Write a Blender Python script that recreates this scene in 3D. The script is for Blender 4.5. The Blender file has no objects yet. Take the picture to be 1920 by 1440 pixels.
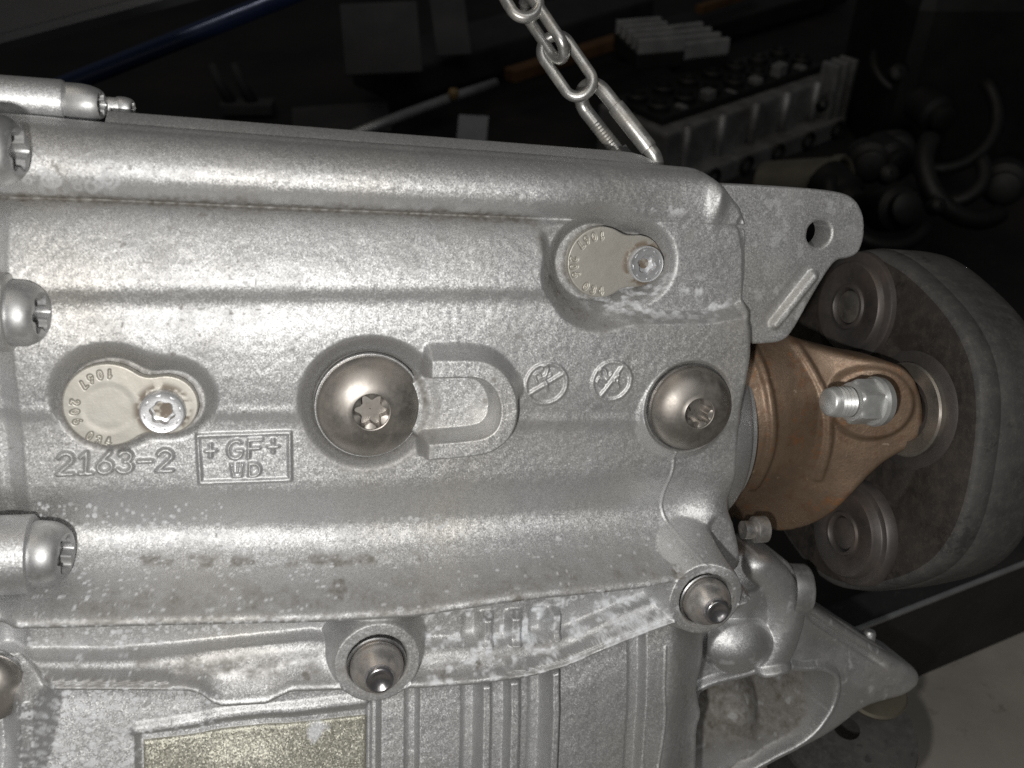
import bpy, math
import numpy as np
from mathutils import Matrix, Vector

# ------------------------------------------------------------------ camera, world, lights, exposure
S = 1.0 / 6000.0            # one photograph pixel on the casing's reference plane, in metres
FPX = 1732.0                # focal length in photograph pixels (1920 wide)
D = FPX * S                 # distance lens -> reference plane
CAM = np.array([0.0, 0.0, 0.47])
PITCH = math.radians(38.0)  # the camera looks down at the gearbox
RT = np.array([1.0, 0.0, 0.0])
FW = np.array([0.0, math.cos(PITCH), -math.sin(PITCH)])
UP = np.array([0.0, math.sin(PITCH), math.cos(PITCH)])

scene = bpy.context.scene
COL = scene.collection
cam_d = bpy.data.cameras.new("camera")
cam_d.sensor_width = 36.0
cam_d.lens = FPX / 1920.0 * 36.0
cam_d.clip_start = 0.01
cam_d.clip_end = 60.0
cam_d.dof.use_dof = True
cam_d.dof.focus_distance = 0.30
cam_d.dof.aperture_fstop = 16.0
cam = bpy.data.objects.new("camera", cam_d)
COL.objects.link(cam)
cam.matrix_world = Matrix(((RT[0], UP[0], -FW[0], CAM[0]), (RT[1], UP[1], -FW[1], CAM[1]),
                           (RT[2], UP[2], -FW[2], CAM[2]), (0, 0, 0, 1)))
scene.camera = cam

world = bpy.data.worlds.new("World")
scene.world = world
world.use_nodes = True
wb = world.node_tree.nodes["Background"]
wb.inputs[0].default_value = (0.95, 0.97, 1.0, 1)
wb.inputs[1].default_value = 0.034

def lamp(name, kind, loc, energy, color, target=None, **kw):
    l = bpy.data.lights.new(name, kind)
    l.energy = energy
    l.color = color
    for k, v in kw.items():
        setattr(l, k, v)
    o = bpy.data.objects.new(name, l)
    COL.objects.link(o)
    o.location = Vector([float(c) for c in loc])
    if target is not None:
        o.rotation_euler = (Vector([float(c) for c in target]) - o.location).to_track_quat('-Z', 'Y').to_euler()
    return o

# the phone's flash, beside the lens (a little left and below)
FLASH = CAM - 0.028 * RT - 0.034 * UP + 0.002 * FW
lamp("phone_flash", 'POINT', FLASH, 2.55, (1.0, 0.975, 0.935), shadow_soft_size=0.006)
# soft fill lamp added above and behind the camera, evens out the flash falloff
lamp("fill_lamp", 'AREA', (0.30, -0.75, 1.9), 5.5, (1.0, 0.985, 0.96), target=(0.05, 0.25, 0.25), shape='RECTANGLE', size=1.4, size_y=0.9)
lamp("workshop_lamp", 'AREA', (-0.7, 0.2, 2.4), 4.0, (1.0, 0.90, 0.76), target=(0, 0.3, 0.2), shape='RECTANGLE', size=1.6, size_y=0.5)

scene.view_settings.view_transform = 'Standard'
scene.view_settings.look = 'None'
scene.view_settings.exposure = 0.0
scene.view_settings.gamma = 1.0
scene.cycles.use_denoising = False
scene.cycles.max_bounces = 6
scene.cycles.sample_clamp_indirect = 4.0

# ------------------------------------------------------------------ frames and projections
THETA = math.radians(15.0)
PHI = math.radians(14.0)
N0 = math.sin(THETA) * RT - math.cos(THETA) * FW
XG = math.cos(THETA) * RT + math.sin(THETA) * FW
NG = math.cos(PHI) * N0 - math.sin(PHI) * UP
ZG = math.cos(PHI) * UP + math.sin(PHI) * N0
P0 = CAM + D * FW
GB = np.stack([XG, NG, ZG])           # rows

def ray(u, v):
    return (u - 960.0) / FPX * RT + (720.0 - v) / FPX * UP + FW

def world_at(u, v, h):
    """point seen at pixel (u, v) lying h px-units in front of the casing's reference plane"""
    d = ray(u, v)
    t = ((P0 - CAM) @ NG + h * S) / (d @ NG)
    return CAM + t * d

def pl(u, v, h=0.0):
    """plane coordinates (X right along the casing, Z up) in px-units"""
    p = world_at(u, v, h) - P0
    return np.array([p @ XG, p @ ZG]) / S

def sc(u, v, h=0.0):
    """px-units on the casing per photograph pixel at that place"""
    d = ray(u, v)
    t = ((P0 - CAM) @ NG + h * S) / (d @ NG)
    return t / D

def g2w(X, h, Z):
    X = np.asarray(X, float); h = np.asarray(h, float); Z = np.asarray(Z, float)
    return P0 + S * (X[..., None] * XG + h[..., None] * NG + Z[..., None] * ZG)

def floor_at(u, v, z=0.0):
    d = ray(u, v)
    return CAM + d * ((z - CAM[2]) / d[2])

def at_dist(u, v, dist):
    return CAM + ray(u, v) * dist

# ------------------------------------------------------------------ object helpers
MATW = {}
def link(o, parent=None):
    COL.objects.link(o)
    if parent is not None:
        o.parent = parent
    return o

def tag(o, label=None, cat=None, group=None, kind=None):
    if label: o["label"] = label
    if cat: o["category"] = cat
    if group: o["group"] = group
    if kind: o["kind"] = kind
    return o

def thing(name, loc, label, cat, group=None, basis=None):
    o = bpy.data.objects.new(name, None)
    o.empty_display_size = 0.02
    m = np.eye(4)
    if basis is not None:
        m[:3, :3] = np.array(basis).T
    m[:3, 3] = loc
    o.matrix_world = Matrix(m.tolist())
    COL.objects.link(o)
    MATW[o.name] = m
    tag(o, label, cat, group)
    return o

def mk(name, V, F, mat, parent=None, smooth=True, attrs=None, sharp=None):
    """mesh object from WORLD coordinates; stored in the parent's local frame. F: (n,4) int array or list of tuples"""
    V = np.asarray(V, float)
    chain = []
    p = parent
    M = np.eye(4)
    if parent is not None:
        M = MATW[parent.name]
    loc = None
    if parent is None:
        loc = V.mean(axis=0)
        M = np.eye(4); M[:3, 3] = loc
    inv = np.linalg.inv(M)
    L = V @ inv[:3, :3].T + inv[:3, 3]
    me = bpy.data.meshes.new(name)
    if isinstance(F, np.ndarray):
        n = len(F); k = F.shape[1]
        me.vertices.add(len(L)); me.vertices.foreach_set("co", L.astype(np.float32).ravel())
        me.loops.add(n * k); me.loops.foreach_set("vertex_index", F.astype(np.int32).ravel())
        me.polygons.add(n)
        me.polygons.foreach_set("loop_start", np.arange(0, n * k, k, dtype=np.int32))
        me.update(calc_edges=True)
        me.validate()
    else:
        me.from_pydata([tuple(x) for x in L], [], [tuple(int(i) for i in f) for f in F])
        me.update()
    if smooth:
        me.polygons.foreach_set("use_smooth", [True] * len(me.polygons))
        if sharp is not None:
            me.set_sharp_from_angle(angle=math.radians(sharp))
    if attrs:
        for an, arr in attrs.items():
            a = me.attributes.new(an, 'FLOAT', 'POINT')
            a.data.foreach_set("value", np.asarray(arr, np.float32))
    me.materials.append(mat)
    o = bpy.data.objects.new(name, me)
    if parent is None:
        o.matrix_world = Matrix(M.tolist())
    link(o, parent)
    MATW[o.name] = M
    return o

def orient(F):
    return F

def frame_from(axis, ref=None):
    a = np.array(axis, float); a /= np.linalg.norm(a)
    r = np.array(ref if ref is not None else (0.3, 0.2, 0.9), float)
    x = r - a * (r @ a)
    if np.linalg.norm(x) < 1e-6:
        r = np.array((1.0, 0, 0)); x = r - a * (r @ a)
    x /= np.linalg.norm(x)
    return a, x, np.cross(a, x)

def rings(c, axis, prof, n=64, ref=None, cap0=False, cap1=False):
    """surface of (not only) revolution: prof is a list of (radius or f(theta), height along axis), in metres"""
    a, x, y = frame_from(axis, ref)
    th = np.arange(n) * 2 * math.pi / n
    V = []; F = []
    for r, h in prof:
        rr = r(th) if callable(r) else np.full(n, float(r))
        V.append(c + np.outer(rr * np.cos(th), x) + np.outer(rr * np.sin(th), y) + h * a)
    m = len(prof)
    V = np.concatenate(V)
    for k in range(m - 1):
        for i in range(n):
            j = (i + 1) % n
            F.append((k * n + i, k * n + j, (k + 1) * n + j, (k + 1) * n + i))
    if cap0:
        F.append(tuple(range(n - 1, -1, -1)))
    if cap1:
        F.append(tuple(range((m - 1) * n, m * n)))
    return V, F

def merge(*parts):
    V = []; F = []; o = 0
    for v, f in parts:
        V.append(np.asarray(v)); F += [tuple(i + o for i in q) for q in f]; o += len(v)
    return np.concatenate(V), F

def sweep(P, r, n=16, closed=False, taper=None):
    """round bar along a polyline"""
    P = np.asarray(P, float); m = len(P)
    if closed:
        T = np.roll(P, -1, 0) - np.roll(P, 1, 0)
    else:
        T = np.gradient(P, axis=0)
    T /= np.linalg.norm(T, axis=1)[:, None]
    a, x, y = frame_from(T[0])
    V = []
    th = np.arange(n) * 2 * math.pi / n
    for i in range(m):
        x = x - T[i] * (x @ T[i]); x /= np.linalg.norm(x)
        y = np.cross(T[i], x)
        rr = r if np.isscalar(r) else r[i]
        V.append(P[i] + rr * (np.outer(np.cos(th), x) + np.outer(np.sin(th), y)))
    V = np.concatenate(V); F = []
    for k in range(m if closed else m - 1):
        k2 = (k + 1) % m
        for i in range(n):
            j = (i + 1) % n
            F.append((k * n + i, k * n + j, k2 * n + j, k2 * n + i))
    if not closed:
        F.append(tuple(range(n - 1, -1, -1))); F.append(tuple(range((m - 1) * n, m * n)))
    return V, F

def box(c, ex, ey, ez, bev=0.0):
    """bevelled box: centre, three half-axis vectors"""
    ex, ey, ez = (np.asarray(q, float) for q in (ex, ey, ez))
    lx, ly, lz = (np.linalg.norm(q) for q in (ex, ey, ez))
    b = min(bev, 0.45 * min(lx, ly, lz))
    if b <= 0:
        V = [c + sx * ex + sy * ey + sz * ez for sx in (-1, 1) for sy in (-1, 1) for sz in (-1, 1)]
        F = [(0, 1, 3, 2), (4, 6, 7, 5), (0, 4, 5, 1), (2, 3, 7, 6), (0, 2, 6, 4), (1, 5, 7, 3)]
        return np.array(V), F
    import bmesh
    bm = bmesh.new()
    bmesh.ops.create_cube(bm, size=2.0)
    for v in bm.verts:
        v.co.x *= lx; v.co.y *= ly; v.co.z *= lz
    bmesh.ops.bevel(bm, geom=list(bm.edges), offset=b, segments=2, affect='EDGES', profile=0.6)
    bm.verts.ensure_lookup_table()
    V = np.array([v.co[:] for v in bm.verts]); F = [tuple(v.index for v in f.verts) for f in bm.faces]
    bm.free()
    V = c + np.outer(V[:, 0], ex / lx) + np.outer(V[:, 1], ey / ly) + np.outer(V[:, 2], ez / lz)
    return V, F

# ------------------------------------------------------------------ numpy noise and distance helpers
def vnoise(X, Z, size, seed):
    rng = np.random.RandomState(seed)
    g = rng.rand(256, 256)
    x = X / size; z = Z / size
    xi = np.floor(x).astype(int); zi = np.floor(z).astype(int)
    fx = x - xi; fz = z - zi
    fx = fx * fx * (3 - 2 * fx); fz = fz * fz * (3 - 2 * fz)
    a = g[xi % 256, zi % 256]; b = g[(xi + 1) % 256, zi % 256]
    c = g[xi % 256, (zi + 1) % 256]; d = g[(xi + 1) % 256, (zi + 1) % 256]
    return (a * (1 - fx) + b * fx) * (1 - fz) + (c * (1 - fx) + d * fx) * fz

def fbm(X, Z, size, seed, oct=4):
    r = 0; amp = 1; tot = 0
    for k in range(oct):
        r = r + amp * vnoise(X + 17.3 * k, Z - 9.1 * k, size / 2 ** k, seed + k); tot += amp; amp *= 0.5
    return r / tot

def sst(a, b, x):
    t = np.clip((x - a) / (b - a), 0, 1)
    return t * t * (3 - 2 * t)

def smin(a, b, k):
    h = np.clip(0.5 + 0.5 * (b - a) / k, 0, 1)
    return b * (1 - h) + a * h - k * h * (1 - h)

def smax(a, b, k):
    return -smin(-a, -b, k)

def dist_poly(X, Z, pts, closed=False):
    """distance to a polyline"""
    pts = np.asarray(pts, float)
    d2 = np.full(X.shape, 1e18)
    m = len(pts)
    for i in range(m if closed else m - 1):
        ax, az = pts[i]; bx, bz = pts[(i + 1) % m]
        ex, ez = bx - ax, bz - az
        L = ex * ex + ez * ez + 1e-12
        t = np.clip(((X - ax) * ex + (Z - az) * ez) / L, 0, 1)
        d2 = np.minimum(d2, (X - ax - t * ex) ** 2 + (Z - az - t * ez) ** 2)
    return np.sqrt(d2)

def sd_poly(X, Z, pts):
    pts = np.asarray(pts, float)
    d = dist_poly(X, Z, pts, True)
    ins = np.zeros(X.shape, bool)
    m = len(pts)
    for i in range(m):
        ax, az = pts[i]; bx, bz = pts[(i + 1) % m]
        if az == bz: continue
        c = ((az > Z) != (bz > Z)) & (X < (bx - ax) * (Z - az) / (bz - az) + ax)
        ins ^= c
    return np.where(ins, -d, d)

def smooth_poly(pts, it=2, closed=True):
    p = np.asarray(pts, float)
    for _ in range(it):
        if closed:
            q = np.roll(p, -1, 0)
            p = np.stack([0.75 * p + 0.25 * q, 0.25 * p + 0.75 * q], 1).reshape(-1, 2)
        else:
            q = p[1:]; a = p[:-1]
            mid = np.stack([0.75 * a + 0.25 * q, 0.25 * a + 0.75 * q], 1).reshape(-1, 2)
            p = np.concatenate([p[:1], mid, p[-1:]])
    return p

def windowed(X, Z, cx, cz, r):
    """index window of a regular grid round a point"""
    x0 = X[0, 0]; st = X[0, 1] - X[0, 0]; z0 = Z[0, 0]
    i0 = int(max(0, (cx - r - x0) / st)); i1 = int(min(X.shape[1], (cx + r - x0) / st + 2))
    k0 = int(max(0, (cz - r - z0) / st)); k1 = int(min(X.shape[0], (cz + r - z0) / st + 2))
    return (slice(k0, max(k0, k1)), slice(i0, max(i0, i1)))

def heightfield(name, poly, hfun, step, mat, parent, rnd=8.0, back=60.0, holes=(), to_world=None, sharp=None):
    """cast relief bounded by an outline: a thick solid with rounded rim, in the casing's frame"""
    poly = np.asarray(poly, float)
    x0, z0 = poly.min(0) - 2 * step; x1, z1 = poly.max(0) + 2 * step
    xs = np.arange(x0, x1, step); zs = np.arange(z0, z1, step)
    X, Z = np.meshgrid(xs, zs)
    sd = sd_poly(X, Z, poly)
    for (cx, cz, r) in holes:
        sd = np.maximum(sd, r - np.hypot(X - cx, Z - cz))
    cs = 0.25 * (sd[:-1, :-1] + sd[1:, :-1] + sd[:-1, 1:] + sd[1:, 1:])
    keep = cs < 0
    kp = np.pad(keep, 1)
    cnt = kp[:-1, :-1].astype(int) + kp[1:, :-1] + kp[:-1, 1:] + kp[1:, 1:]
    used = cnt > 0
    bnd = used & (cnt < 4)
    gz, gx = np.gradient(sd, step)
    gl = np.hypot(gx, gz) + 1e-9
    mv = np.where(bnd, np.clip(sd, -1.5 * step, 1.5 * step), 0)
    res = hfun(X, Z, sd)
    attrs = None
    if isinstance(res, tuple):
        H, attrs = res
    else:
        H = res
    X2 = X - mv * gx / gl; Z2 = Z - mv * gz / gl
    dd = np.where(bnd, 0, np.clip(-sd, 0, None))
    q = np.clip(rnd - dd, 0, rnd)
    H = H - (rnd - np.sqrt(np.maximum(rnd * rnd - q * q, 0)))
    idx = np.full(X.shape, -1, int)
    idx[used] = np.arange(used.sum())
    V = (to_world or g2w)(X2[used], H[used], Z2[used])
    kz, kx = np.nonzero(keep)
    F = np.stack([idx[kz, kx], idx[kz, kx + 1], idx[kz + 1, kx + 1], idx[kz + 1, kx]], 1)
    # skirt: walk the border edges of the kept cells
    E = []
    up_ = kp[1:-1, 1:-1]
    def add(m, a, b):
        zz, xx = np.nonzero(m)
        E.append(np.stack([idx[zz + a[0], xx + a[1]], idx[zz + b[0], xx + b[1]]], 1))
    add(keep & ~kp[:-2, 1:-1], (0, 0), (0, 1))
    add(keep & ~kp[2:, 1:-1], (1, 1), (1, 0))
    add(keep & ~kp[1:-1, :-2], (1, 0), (0, 0))
    add(keep & ~kp[1:-1, 2:], (0, 1), (1, 1))
    E = np.concatenate(E)
    ub = np.unique(E)
    mp = np.full(len(V), -1, int); mp[ub] = len(V) + np.arange(len(ub))
    bx = X2[used][ub]; bz = Z2[used][ub]; bh = H[used][ub]
    VB = (to_world or g2w)(bx, bh - back, bz)
    V = np.concatenate([V, VB])
    FS = np.stack([E[:, 1], E[:, 0], mp[E[:, 0]], mp[E[:, 1]]], 1)
    F = np.concatenate([F, FS])
    at = None
    if attrs:
        at = {k: np.concatenate([a[used], a[used][ub]]) for k, a in attrs.items()}
    return mk(name, V, F, mat, parent, attrs=at, sharp=sharp)

# ------------------------------------------------------------------ stroke lettering
def arc(cx, cy, rx, ry, a0, a1, n=14):
    a = np.radians(np.linspace(a0, a1, n))
    return [(cx + rx * math.cos(t), cy + ry * math.sin(t)) for t in a]

GLYPH = {
    '0': [arc(.3, .5, .28, .5, 0, 360, 26)],
    '1': [[(.1, .78), (.34, 1), (.34, 0)], [(.1, 0), (.58, 0)]],
    'I': [[(.1, .74), (.34, 1), (.34, 0)]],
    '2': [arc(.3, .72, .27, .28, 165, -25, 12) + [(.02, 0), (.6, 0)]],
    '3': [arc(.29, .75, .25, .25, 155, -90, 12) + arc(.29, .26, .29, .26, 90, -155, 12)],
    '4': [[(.45, 0), (.45, 1), (0, .3), (.62, .3)]],
    '6': [[(.48, 1), (.12, .5)] , arc(.3, .29, .28, .29, 0, 360, 20)],
    '7': [[(0, 1), (.58, 1), (.2, 0)]],
    '-': [[(.04, .5), (.56, .5)]],
    '+': [[(.3, .14), (.3, .86)], [(0, .5), (.6, .5)]],
    'G': [arc(.33, .5, .31, .5, 50, 330, 20) + [(.62, .45), (.36, .45)]],
    'F': [[(.04, 0), (.04, 1), (.6, 1)], [(.04, .53), (.48, .53)]],
    'V': [[(.02, 1), (.12, 0), (.48, 0), (.58, 1)], [(.3, .35), (.36, 1)]],
    'D': [[(.04, 0), (.04, 1)], [(.04, 1)] + arc(.25, .5, .33, .5, 90, -90, 12) + [(.04, 0)]],
    'n': [[(.04, 0), (.04, .75)], [(.04, .6)] + arc(.29, .5, .24, .26, 150, 0, 8) + [(.53, 0)]],
    'T': [[(0, 1), (.6, 1)], [(.3, 1), (.3, 0)]],
    'Y': [[(0, 1), (.3, .5), (.3, 0)], [(.6, 1), (.3, .5)]],
}

def text_strokes(txt, u, v, ex, ey, adv=0.82):
    """strokes in pixel space: ex, ey are the pixel vectors of the em width and height"""
    out = []
    ex = np.array(ex, float); ey = np.array(ey, float)
    p = np.array([u, v], float)
    for ch in txt:
        for st in GLYPH.get(ch, []):
            out.append([tuple(p + x * ex + y * ey) for x, y in st])
        p = p + adv * ex
    return out

def text_arc(txt, c, r, a0, da, hgt):
    """letters whose feet stand on a circle and whose heads point to its centre, read counter-clockwise"""
    out = []
    for i, ch in enumerate(txt):
        a = math.radians(a0 + i * da)
        rad = np.array([math.cos(a), -math.sin(a)])       # outwards, pixel space (v down)
        tan = np.array([-math.sin(a), -math.cos(a)])      # counter-clockwise
        o = np.array(c) + r * rad - 0.3 * hgt * 0.8 * tan
        for st in GLYPH.get(ch, []):
            out.append([tuple(o + x * hgt * 0.8 * tan - y * hgt * rad) for x, y in st])
    return out

# ------------------------------------------------------------------ materials
class NT:
    def __init__(self, name):
        self.m = bpy.data.materials.new(name)
        self.m.use_nodes = True
        self.t = self.m.node_tree
        self.b = self.t.nodes["Principled BSDF"]
        self.tc = self.t.nodes.new("ShaderNodeTexCoord")
    def n(self, typ, **kw):
        nd = self.t.nodes.new(typ)
        for k, v in kw.items():
            setattr(nd, k, v)
        return nd
    def set(self, sock, val):
        if hasattr(val, "is_output"):
            self.t.links.new(val, sock)
        elif isinstance(val, (tuple, list)) and len(val) == 3 and sock.type == 'RGBA':
            sock.default_value = (*val, 1)
        else:
            sock.default_value = val
    def bs(self, **kw):
        for k, v in kw.items():
            self.set(self.b.inputs[k.replace("_", " ")], v)
    def noise(self, scale, detail=3, rough=0.55, vec=None, dist=0.0):
        nd = self.n("ShaderNodeTexNoise")
        nd.inputs["Scale"].default_value = scale; nd.inputs["Detail"].default_value = detail
        nd.inputs["Roughness"].default_value = rough; nd.inputs["Distortion"].default_value = dist
        self.t.links.new(vec or self.tc.outputs["Object"], nd.inputs["Vector"])
        return nd.outputs["Fac"]
    def voro(self, scale, out="Color", feature='F1'):
        nd = self.n("ShaderNodeTexVoronoi"); nd.feature = feature
        nd.inputs["Scale"].default_value = scale
        self.t.links.new(self.tc.outputs["Object"], nd.inputs["Vector"])
        return nd.outputs[out]
    def ramp(self, fac, *stops):
        nd = self.n("ShaderNodeValToRGB")
        e = nd.color_ramp.elements
        while len(e) < len(stops): e.new(0.5)
        for i, (p, c) in enumerate(stops):
            e[i].position = p
            e[i].color = (*c, 1) if isinstance(c, tuple) else (c, c, c, 1)
        self.t.links.new(fac, nd.inputs[0])
        return nd.outputs[0]
    def mix(self, fac, a, b, typ='MIX'):
        nd = self.n("ShaderNodeMix", data_type='RGBA', blend_type=typ)
        self.set(nd.inputs[0], fac); self.set(nd.inputs[6], a); self.set(nd.inputs[7], b)
        return nd.outputs[2]
    def math(self, op, a, b=0.0, clamp=False):
        nd = self.n("ShaderNodeMath", operation=op); nd.use_clamp = clamp
        self.set(nd.inputs[0], a); self.set(nd.inputs[1], b)
        return nd.outputs[0]
    def attr(self, name):
        nd = self.n("ShaderNodeAttribute"); nd.attribute_name = name
        return nd.outputs["Fac"]
    def bump(self, h, strength, dist, normal=None):
        nd = self.n("ShaderNodeBump")
        nd.inputs["Strength"].default_value = strength; nd.inputs["Distance"].default_value = dist
        self.t.links.new(h, nd.inputs["Height"])
        if normal is not None: self.t.links.new(normal, nd.inputs["Normal"])
        return nd.outputs["Normal"]
    def facets(self, scale, amount):
        """random tilt of tiny crystal facets: the sparkle of a cast or blasted surface"""
        geo = self.n("ShaderNodeNewGeometry")
        c = self.voro(scale)
        s1 = self.n("ShaderNodeVectorMath", operation='SUBTRACT'); self.t.links.new(c, s1.inputs[0]); s1.inputs[1].default_value = (.5, .5, .5)
        s2 = self.n("ShaderNodeVectorMath", operation='SCALE'); self.t.links.new(s1.outputs[0], s2.inputs[0]); s2.inputs["Scale"].default_value = amount
        s3 = self.n("ShaderNodeVectorMath", operation='ADD'); self.t.links.new(geo.outputs["Normal"], s3.inputs[0]); self.t.links.new(s2.outputs[0], s3.inputs[1])
        s4 = self.n("ShaderNodeVectorMath", operation='NORMALIZE'); self.t.links.new(s3.outputs[0], s4.inputs[0])
        return s4.outputs[0]

def cast_alu(name, base=(0.60, 0.605, 0.61), facet=0.235, rough=0.57, grime=True, metal=0.86, fscale=2500.0):
    m = NT(name)
    big = m.noise(38, 4, 0.6)
    mid = m.noise(320, 3, 0.6)
    fine = m.noise(2100, 2, 0.6)
    c = m.mix(m.ramp(big, (0.3, 0.0), (0.7, 1.0)), tuple(b * 0.92 for b in base), tuple(min(1, b * 1.06) for b in base))
    c = m.mix(m.math('MULTIPLY', m.ramp(fine, (0.35, 0.0), (0.68, 1.0)), 0.35), c, tuple(b * 0.62 for b in base))
    warm = m.ramp(m.noise(21, 3, 0.5), (0.48, 0.0), (0.72, 1.0))
    c = m.mix(m.math('MULTIPLY', warm, 0.28), c, (0.50, 0.46, 0.38))
    metal_s = metal
    r = m.math('ADD', m.math('MULTIPLY', mid, 0.07), rough - 0.035)
    if grime:
        dirt_shade = m.math('MULTIPLY', m.attr("dirt_shade"), m.ramp(mid, (0.2, 0.55), (0.7, 1.0)), True)
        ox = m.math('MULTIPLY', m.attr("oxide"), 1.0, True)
        c = m.mix(dirt_shade, c, (0.125, 0.11, 0.09))
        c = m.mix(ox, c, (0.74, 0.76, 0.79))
        metal_s = m.math('MULTIPLY', m.math('SUBTRACT', 1.0, m.math('MULTIPLY', ox, 0.85)), m.math('SUBTRACT', 1.0, m.math('MULTIPLY', dirt_shade, 0.9)))
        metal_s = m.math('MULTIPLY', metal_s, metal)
        r = m.math('ADD', r, m.math('MULTIPLY', m.math('ADD', dirt_shade, ox), 0.3), True)
    nrm = m.facets(fscale, facet)
    nrm = m.bump(fine, 0.35, 0.00012, nrm)
    m.bs(Base_Color=c, Metallic=metal_s, Roughness=r, Normal=nrm)
    return m.m

def metal(name, col, rough=0.3, metallic=1.0, var=0.25, scale=180, bump=0.08, stain=None, stain_amt=0.5, facet=0.0):
    m = NT(name)
    n1 = m.noise(scale, 4, 0.6); n2 = m.noise(scale * 7, 3, 0.6)
    c = m.mix(m.ramp(n1, (0.3, 0.0), (0.72, 1.0)), col, tuple(x * (1 - var) for x in col))
    if stain:
        f = m.ramp(m.noise(scale * 0.55, 5, 0.65), (0.46, 0.0), (0.66, 1.0))
        f = m.math('MULTIPLY', f, stain_amt)
        c = m.mix(f, c, stain)
        m.bs(Metallic=m.math('MULTIPLY', m.math('SUBTRACT', 1.0, f), metallic))
    else:
        m.bs(Metallic=metallic)
    r = m.math('ADD', m.math('MULTIPLY', n2, 0.18), rough - 0.08)
    nb = m.facets(1500, facet) if facet else None
    m.bs(Base_Color=c, Roughness=r, Normal=m.bump(n2, bump, 0.0002, nb))
    return m.m

def matte(name, col, col2, rough=0.8, scale=120, bump=0.3, bdist=0.0006, spec=0.3, fleck=None):
    m = NT(name)
    n1 = m.noise(scale, 5, 0.62); n2 = m.noise(scale * 9, 3, 0.6)
    c = m.mix(m.ramp(n1, (0.32, 0.0), (0.68, 1.0)), col, col2)
    if fleck:
        c = m.mix(m.ramp(n2, (0.62, 0.0), (0.72, 0.8)), c, fleck)
    m.bs(Base_Color=c, Roughness=rough, Normal=m.bump(n2, bump, bdist))
    m.b.inputs["Specular IOR Level"].default_value = spec
    return m.m

M = {
    'cast': cast_alu("cast_aluminium"),
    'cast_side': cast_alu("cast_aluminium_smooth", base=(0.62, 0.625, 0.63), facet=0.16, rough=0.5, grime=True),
    'gold': None,
    'plate': metal("zinc_passivated_plate", (0.50, 0.475, 0.40), 0.5, 0.75, 0.12, 90, 0.12, (0.36, 0.31, 0.22), 0.35),
    'screw': metal("bright_zinc_screw", (0.72, 0.73, 0.75), 0.36, 0.72, 0.25, 400, 0.1),
    'bolt_dark': metal("brown_grey_steel", (0.365, 0.343, 0.317), 0.42, 0.9, 0.25, 120, 0.05, (0.24, 0.21, 0.18), 0.5),
    'rim': metal("bright_steel_rim", (0.62, 0.62, 0.62), 0.35, 1.0, 0.35, 500, 0.2),
    'bolt_alu': metal("aluminium_bolt", (0.58, 0.585, 0.59), 0.45, 0.85, 0.25, 300, 0.1, (0.28, 0.27, 0.25), 0.4),
    'pin': metal("ground_steel_pin", (0.58, 0.565, 0.55), 0.34, 0.85, 0.35, 260, 0.08, (0.22, 0.16, 0.11), 0.6),
    'pin_tip': metal("dark_steel_tip", (0.40, 0.39, 0.40), 0.24, 0.9, 0.2, 300, 0.03),
    'chain': metal("galvanised_chain", (0.58, 0.575, 0.555), 0.33, 0.85, 0.35, 230, 0.15, (0.30, 0.26, 0.20), 0.45),
    'flange': None,
    'rubber': None, 'rubber_face': None,
    'bush': metal("dull_steel_bushing", (0.12, 0.11, 0.105), 0.48, 0.6, 0.3, 90, 0.12, (0.12, 0.08, 0.06), 0.5),
    'bush_pale': metal("worn_washer", (0.34, 0.32, 0.29), 0.4, 0.8, 0.4, 90, 0.12, (0.14, 0.10, 0.07), 0.7),
    'stud': metal("pale_zinc_stud", (0.72, 0.73, 0.72), 0.38, 0.65, 0.25, 260, 0.12),
    'concrete': matte("concrete_floor", (0.215, 0.20, 0.178), (0.31, 0.29, 0.258), 0.85, 9, 0.4, 0.001, 0.3, (0.16, 0.14, 0.12)),
    'near_black': matte("near_black_matte", (0.010, 0.010, 0.011), (0.022, 0.020, 0.019), 0.7, 8, 0.4, 0.001, 0.2, (0.03, 0.028, 0.026)),
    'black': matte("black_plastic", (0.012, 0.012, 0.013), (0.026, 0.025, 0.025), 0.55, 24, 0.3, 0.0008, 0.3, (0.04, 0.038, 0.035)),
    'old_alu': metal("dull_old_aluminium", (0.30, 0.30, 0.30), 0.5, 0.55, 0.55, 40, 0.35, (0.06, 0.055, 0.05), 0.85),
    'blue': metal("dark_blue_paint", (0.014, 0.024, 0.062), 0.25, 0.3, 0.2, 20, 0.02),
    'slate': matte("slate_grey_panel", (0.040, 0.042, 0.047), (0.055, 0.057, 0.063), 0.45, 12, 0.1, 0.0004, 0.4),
    'wood': matte("brown_wood", (0.10, 0.05, 0.02), (0.055, 0.028, 0.012), 0.7, 30, 0.4, 0.0008, 0.25),
    'rod': metal("grey_rod", (0.36, 0.37, 0.38), 0.4, 0.6, 0.3, 60, 0.1),
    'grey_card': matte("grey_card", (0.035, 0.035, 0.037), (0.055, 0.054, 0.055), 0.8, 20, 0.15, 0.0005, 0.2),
    'white': matte("off_white_tag", (0.22, 0.22, 0.24), (0.17, 0.17, 0.19), 0.7, 30, 0.1, 0.0003, 0.3),
    'yellow': matte("yellow_plastic", (0.20, 0.13, 0.05), (0.15, 0.10, 0.04), 0.5, 40, 0.1, 0.0003, 0.4),
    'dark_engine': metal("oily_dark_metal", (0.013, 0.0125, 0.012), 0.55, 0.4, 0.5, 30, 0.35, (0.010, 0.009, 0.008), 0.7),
    'tan_pipe': metal("tan_steel_pipe", (0.17, 0.155, 0.12), 0.5, 0.5, 0.3, 50, 0.2),
}
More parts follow.
